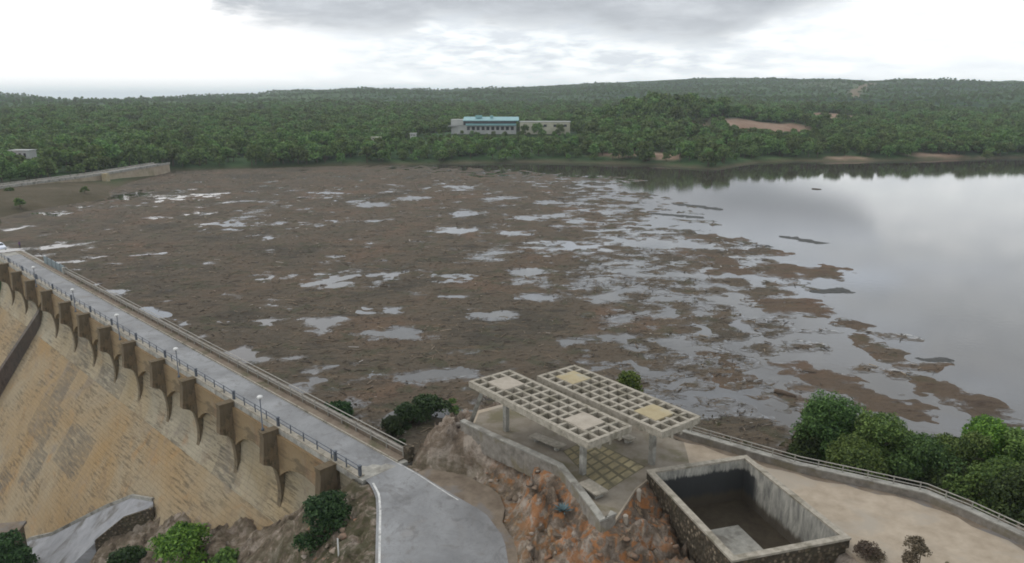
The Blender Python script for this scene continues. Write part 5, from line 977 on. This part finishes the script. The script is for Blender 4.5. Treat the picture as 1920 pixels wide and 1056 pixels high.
def scatter(r0, r1, sp):
    area = R(84) / 2 * (r1 * r1 - r0 * r0); n = int(area / (sp * sp)); r = np.sqrt(g.random(n) * (r1 * r1 - r0 * r0) + r0 * r0); a = R(-42) + g.random(n) * R(84); return r * np.sin(a), r * np.cos(a), np.full(n, sp)
bands = [scatter(250, 640, 6.2), scatter(640, 820, 7.0), scatter(820, 1200, 8.6), scatter(1100, 2500, 12.5)]
x = np.concatenate([b[0] for b in bands]); y = np.concatenate([b[1] for b in bands]); sp = np.concatenate([b[2] for b in bands]); z, ds = hill_h(x, y)
ok = (ds > 3.5) & ~((np.abs(x + 10) < 62) & (y > 557) & (y < 600)) & (y > 215)
ok &= ~((seg_dist(x, y, [(a - 4, b) for a, b in dp_], False) < 9)) & ~((x > -200) & (y < 300)) & (x < y * .78)
for ex, ey, ew, eh in earths: ok &= np.hypot((x - ex) / ew, (y - ey) / eh) > 0.92
ok &= ~((x > -185) & (x < -150) & (y < 330)) & (seg_dist(x, y, [(p_[0], p_[1]) for p_ in tr], False) > 9)
clr = fbm(x * .006, y * .006, 140, 3); rad = np.hypot(x, y); ok &= ~((clr < np.interp(rad, [720, 800, 1200, 2500], [-.7, -.4, -.15, -.05])) & (rad > 720) & (sp < 12))
x, y, z, sp, ds = x[ok], y[ok], z[ok], sp[ok], ds[ok]; sc = (0.6 + 0.75 * g.random(len(x))) * np.where(sp > 12, .62, (sp / 6.6) ** .4)
front = (np.abs(x + 12) < 66) & (y < 560) & (y > 380); sc = np.where(front, np.minimum(sc * .85, np.clip((572 - y) / 70, .45, 1.0)), sc)
kn = np.exp(-(((x - 125) / 60) ** 2 + ((y - 645) / 70) ** 2)); sc = sc * (1 + .55 * kn) * np.where((np.abs(x - 200) < 62) & (y > 500) & (y < 625), .72, 1.0)
order = np.argsort(np.hypot(x, y) / sc)
ZONES = [('pine tree among the trees behind the grey dyke road', 'pines behind the dyke road'), ('pine tree in the dark wood along the left half of the far shore', 'pines along the far left shore'), ('low pine on the bank below the long pale lodge', 'pines on the bank below the lodge'), ('pine tree on the far shore right of the lodge', 'pines along the far right shore')]
IND = order[:285]; rest = order[285:]
for c, i in enumerate(IND):
    k = int(g.integers(5)) if c >= 5 else c; o = bpy.data.objects.new('pine_tree', KINDS[k]); COL.objects.link(o); o.location = (x[i], y[i], z[i] - .3); o.rotation_euler.z = g.random() * 6.28; o.scale = (sc[i] * g.uniform(.85, 1.15), sc[i] * g.uniform(.85, 1.15), sc[i] * g.uniform(.8, 1.25))
    zi = 0 if x[i] < -183 else 2 if abs(x[i] + 12) < 66 else 1 if x[i] < 0 else 3; tag(o, ZONES[zi][0], 'tree', ZONES[zi][1])
    if c < 5: kc.objects.link(o)
for px, yd, ks, lab in ((832, 556, 1.0, 'round tree hiding the left end of the long lodge'), (985, 556, .8, 'dark tree between the lodge and its cream wing'), (1010, 553, 1.0, 'olive green tree hiding the middle of the cream wing'), (1050, 556, .75, 'dark tree in front of the right end of the cream wing'), (1085, 560, 1.15, 'tall dark tree just right of the cream wing')):
    q = G(px, 250, 7.0); x_ = zdist(px, 250, yd)[1]; o = bpy.data.objects.new('pine_tree', KINDS[int(px) % 3]); COL.objects.link(o); o.location = (x_, yd - 1, hz(x_, yd) - .6); o.scale = (ks * 1.15, ks * 1.15, ks * 1.4); tag(o, lab, 'tree')
p = G(362, 316, LAKE_Z); o = bpy.data.objects.new('pine_tree', KINDS[2]); COL.objects.link(o); o.location = (p[0], p[1] + 4, LAKE_Z - .5); o.scale = (1.5, 1.5, 1.35); tag(o, 'broad dark tree at the waterline where the dyke road ends', 'tree')
for (px, py, ks, lab) in ((38, 392, .55, 'small dark shrub on the left bank near the dam end'), (160, 368, .45, 'olive shrub on the left bank below the dyke wall'), (20, 372, .5, 'shrub at the left border in front of the dyke wall'), (1258, 300, .8, 'light green shrub at the waterline by the tree reflection'), (1300, 306, .7, 'low leafy shrub on the bare earth right of the light green shrub'), (1850, 300, .9, 'dark shrub on the far right shoreline')):
    q = G(px, py, -4.2); o = bpy.data.objects.new('shrub', KINDS[3]); COL.objects.link(o); o.location = (q[0], q[1], min(hz(q[0], q[1]), -3.5) if hz(q[0], q[1]) > -5 else -5.2); o.scale = (ks * 1.2, ks * 1.2, ks); o.rotation_euler.z = px; tag(o, lab, 'shrub')
me = bpy.data.meshes.new('forest'); P = np.stack([x[rest], y[rest], z[rest] - .3], 1).astype(np.float32); me.vertices.add(len(P)); me.vertices.foreach_set('co', P.ravel())
at = me.attributes.new('tsize', 'FLOAT', 'POINT'); at.data.foreach_set('value', sc[rest].astype(np.float32)); at = me.attributes.new('tturn', 'FLOAT_VECTOR', 'POINT'); rv = np.zeros((len(P), 3), np.float32); rv[:, 2] = g.random(len(P)) * 6.28; at.data.foreach_set('vector', rv.ravel())
fo = link('forest', me); tag(fo, kind='stuff')
ng = bpy.data.node_groups.new('forest_scatter', 'GeometryNodeTree'); ng.interface.new_socket('Geometry', in_out='INPUT', socket_type='NodeSocketGeometry'); ng.interface.new_socket('Geometry', in_out='OUTPUT', socket_type='NodeSocketGeometry')
gi = ng.nodes.new('NodeGroupInput'); go = ng.nodes.new('NodeGroupOutput'); ci = ng.nodes.new('GeometryNodeCollectionInfo'); ci.inputs[0].default_value = kc; ci.inputs[1].default_value = True; ci.inputs[2].default_value = True
ip = ng.nodes.new('GeometryNodeInstanceOnPoints'); ip.inputs['Pick Instance'].default_value = True
a1 = ng.nodes.new('GeometryNodeInputNamedAttribute'); a1.data_type = 'FLOAT'; a1.inputs[0].default_value = 'tsize'; a2 = ng.nodes.new('GeometryNodeInputNamedAttribute'); a2.data_type = 'FLOAT_VECTOR'; a2.inputs[0].default_value = 'tturn'
ng.links.new(gi.outputs[0], ip.inputs['Points']); ng.links.new(ci.outputs[0], ip.inputs['Instance']); ng.links.new(a1.outputs[0], ip.inputs['Scale']); ng.links.new(a2.outputs[0], ip.inputs['Rotation']); ng.links.new(ip.outputs[0], go.inputs[0])
fo.modifiers.new('scatter', 'NODES').node_group = ng

# ------------------------------------------------------------------ air
hm = bpy.data.materials.new('haze'); hm.use_nodes = True; nt = hm.node_tree; nt.nodes.clear(); vo = N(nt, 'ShaderNodeVolumePrincipled'); vo.inputs['Color'].default_value = (.86, .93, 1.0, 1); vo.inputs['Density'].default_value = 1.1e-4; vo.inputs['Anisotropy'].default_value = .2
L(nt, vo.outputs[0], N(nt, 'ShaderNodeOutputMaterial').inputs['Volume'])
hb = MB().box((0, 9900, 20), (42000, 20600, 330)).build('haze', hm); tag(hb, kind='stuff')
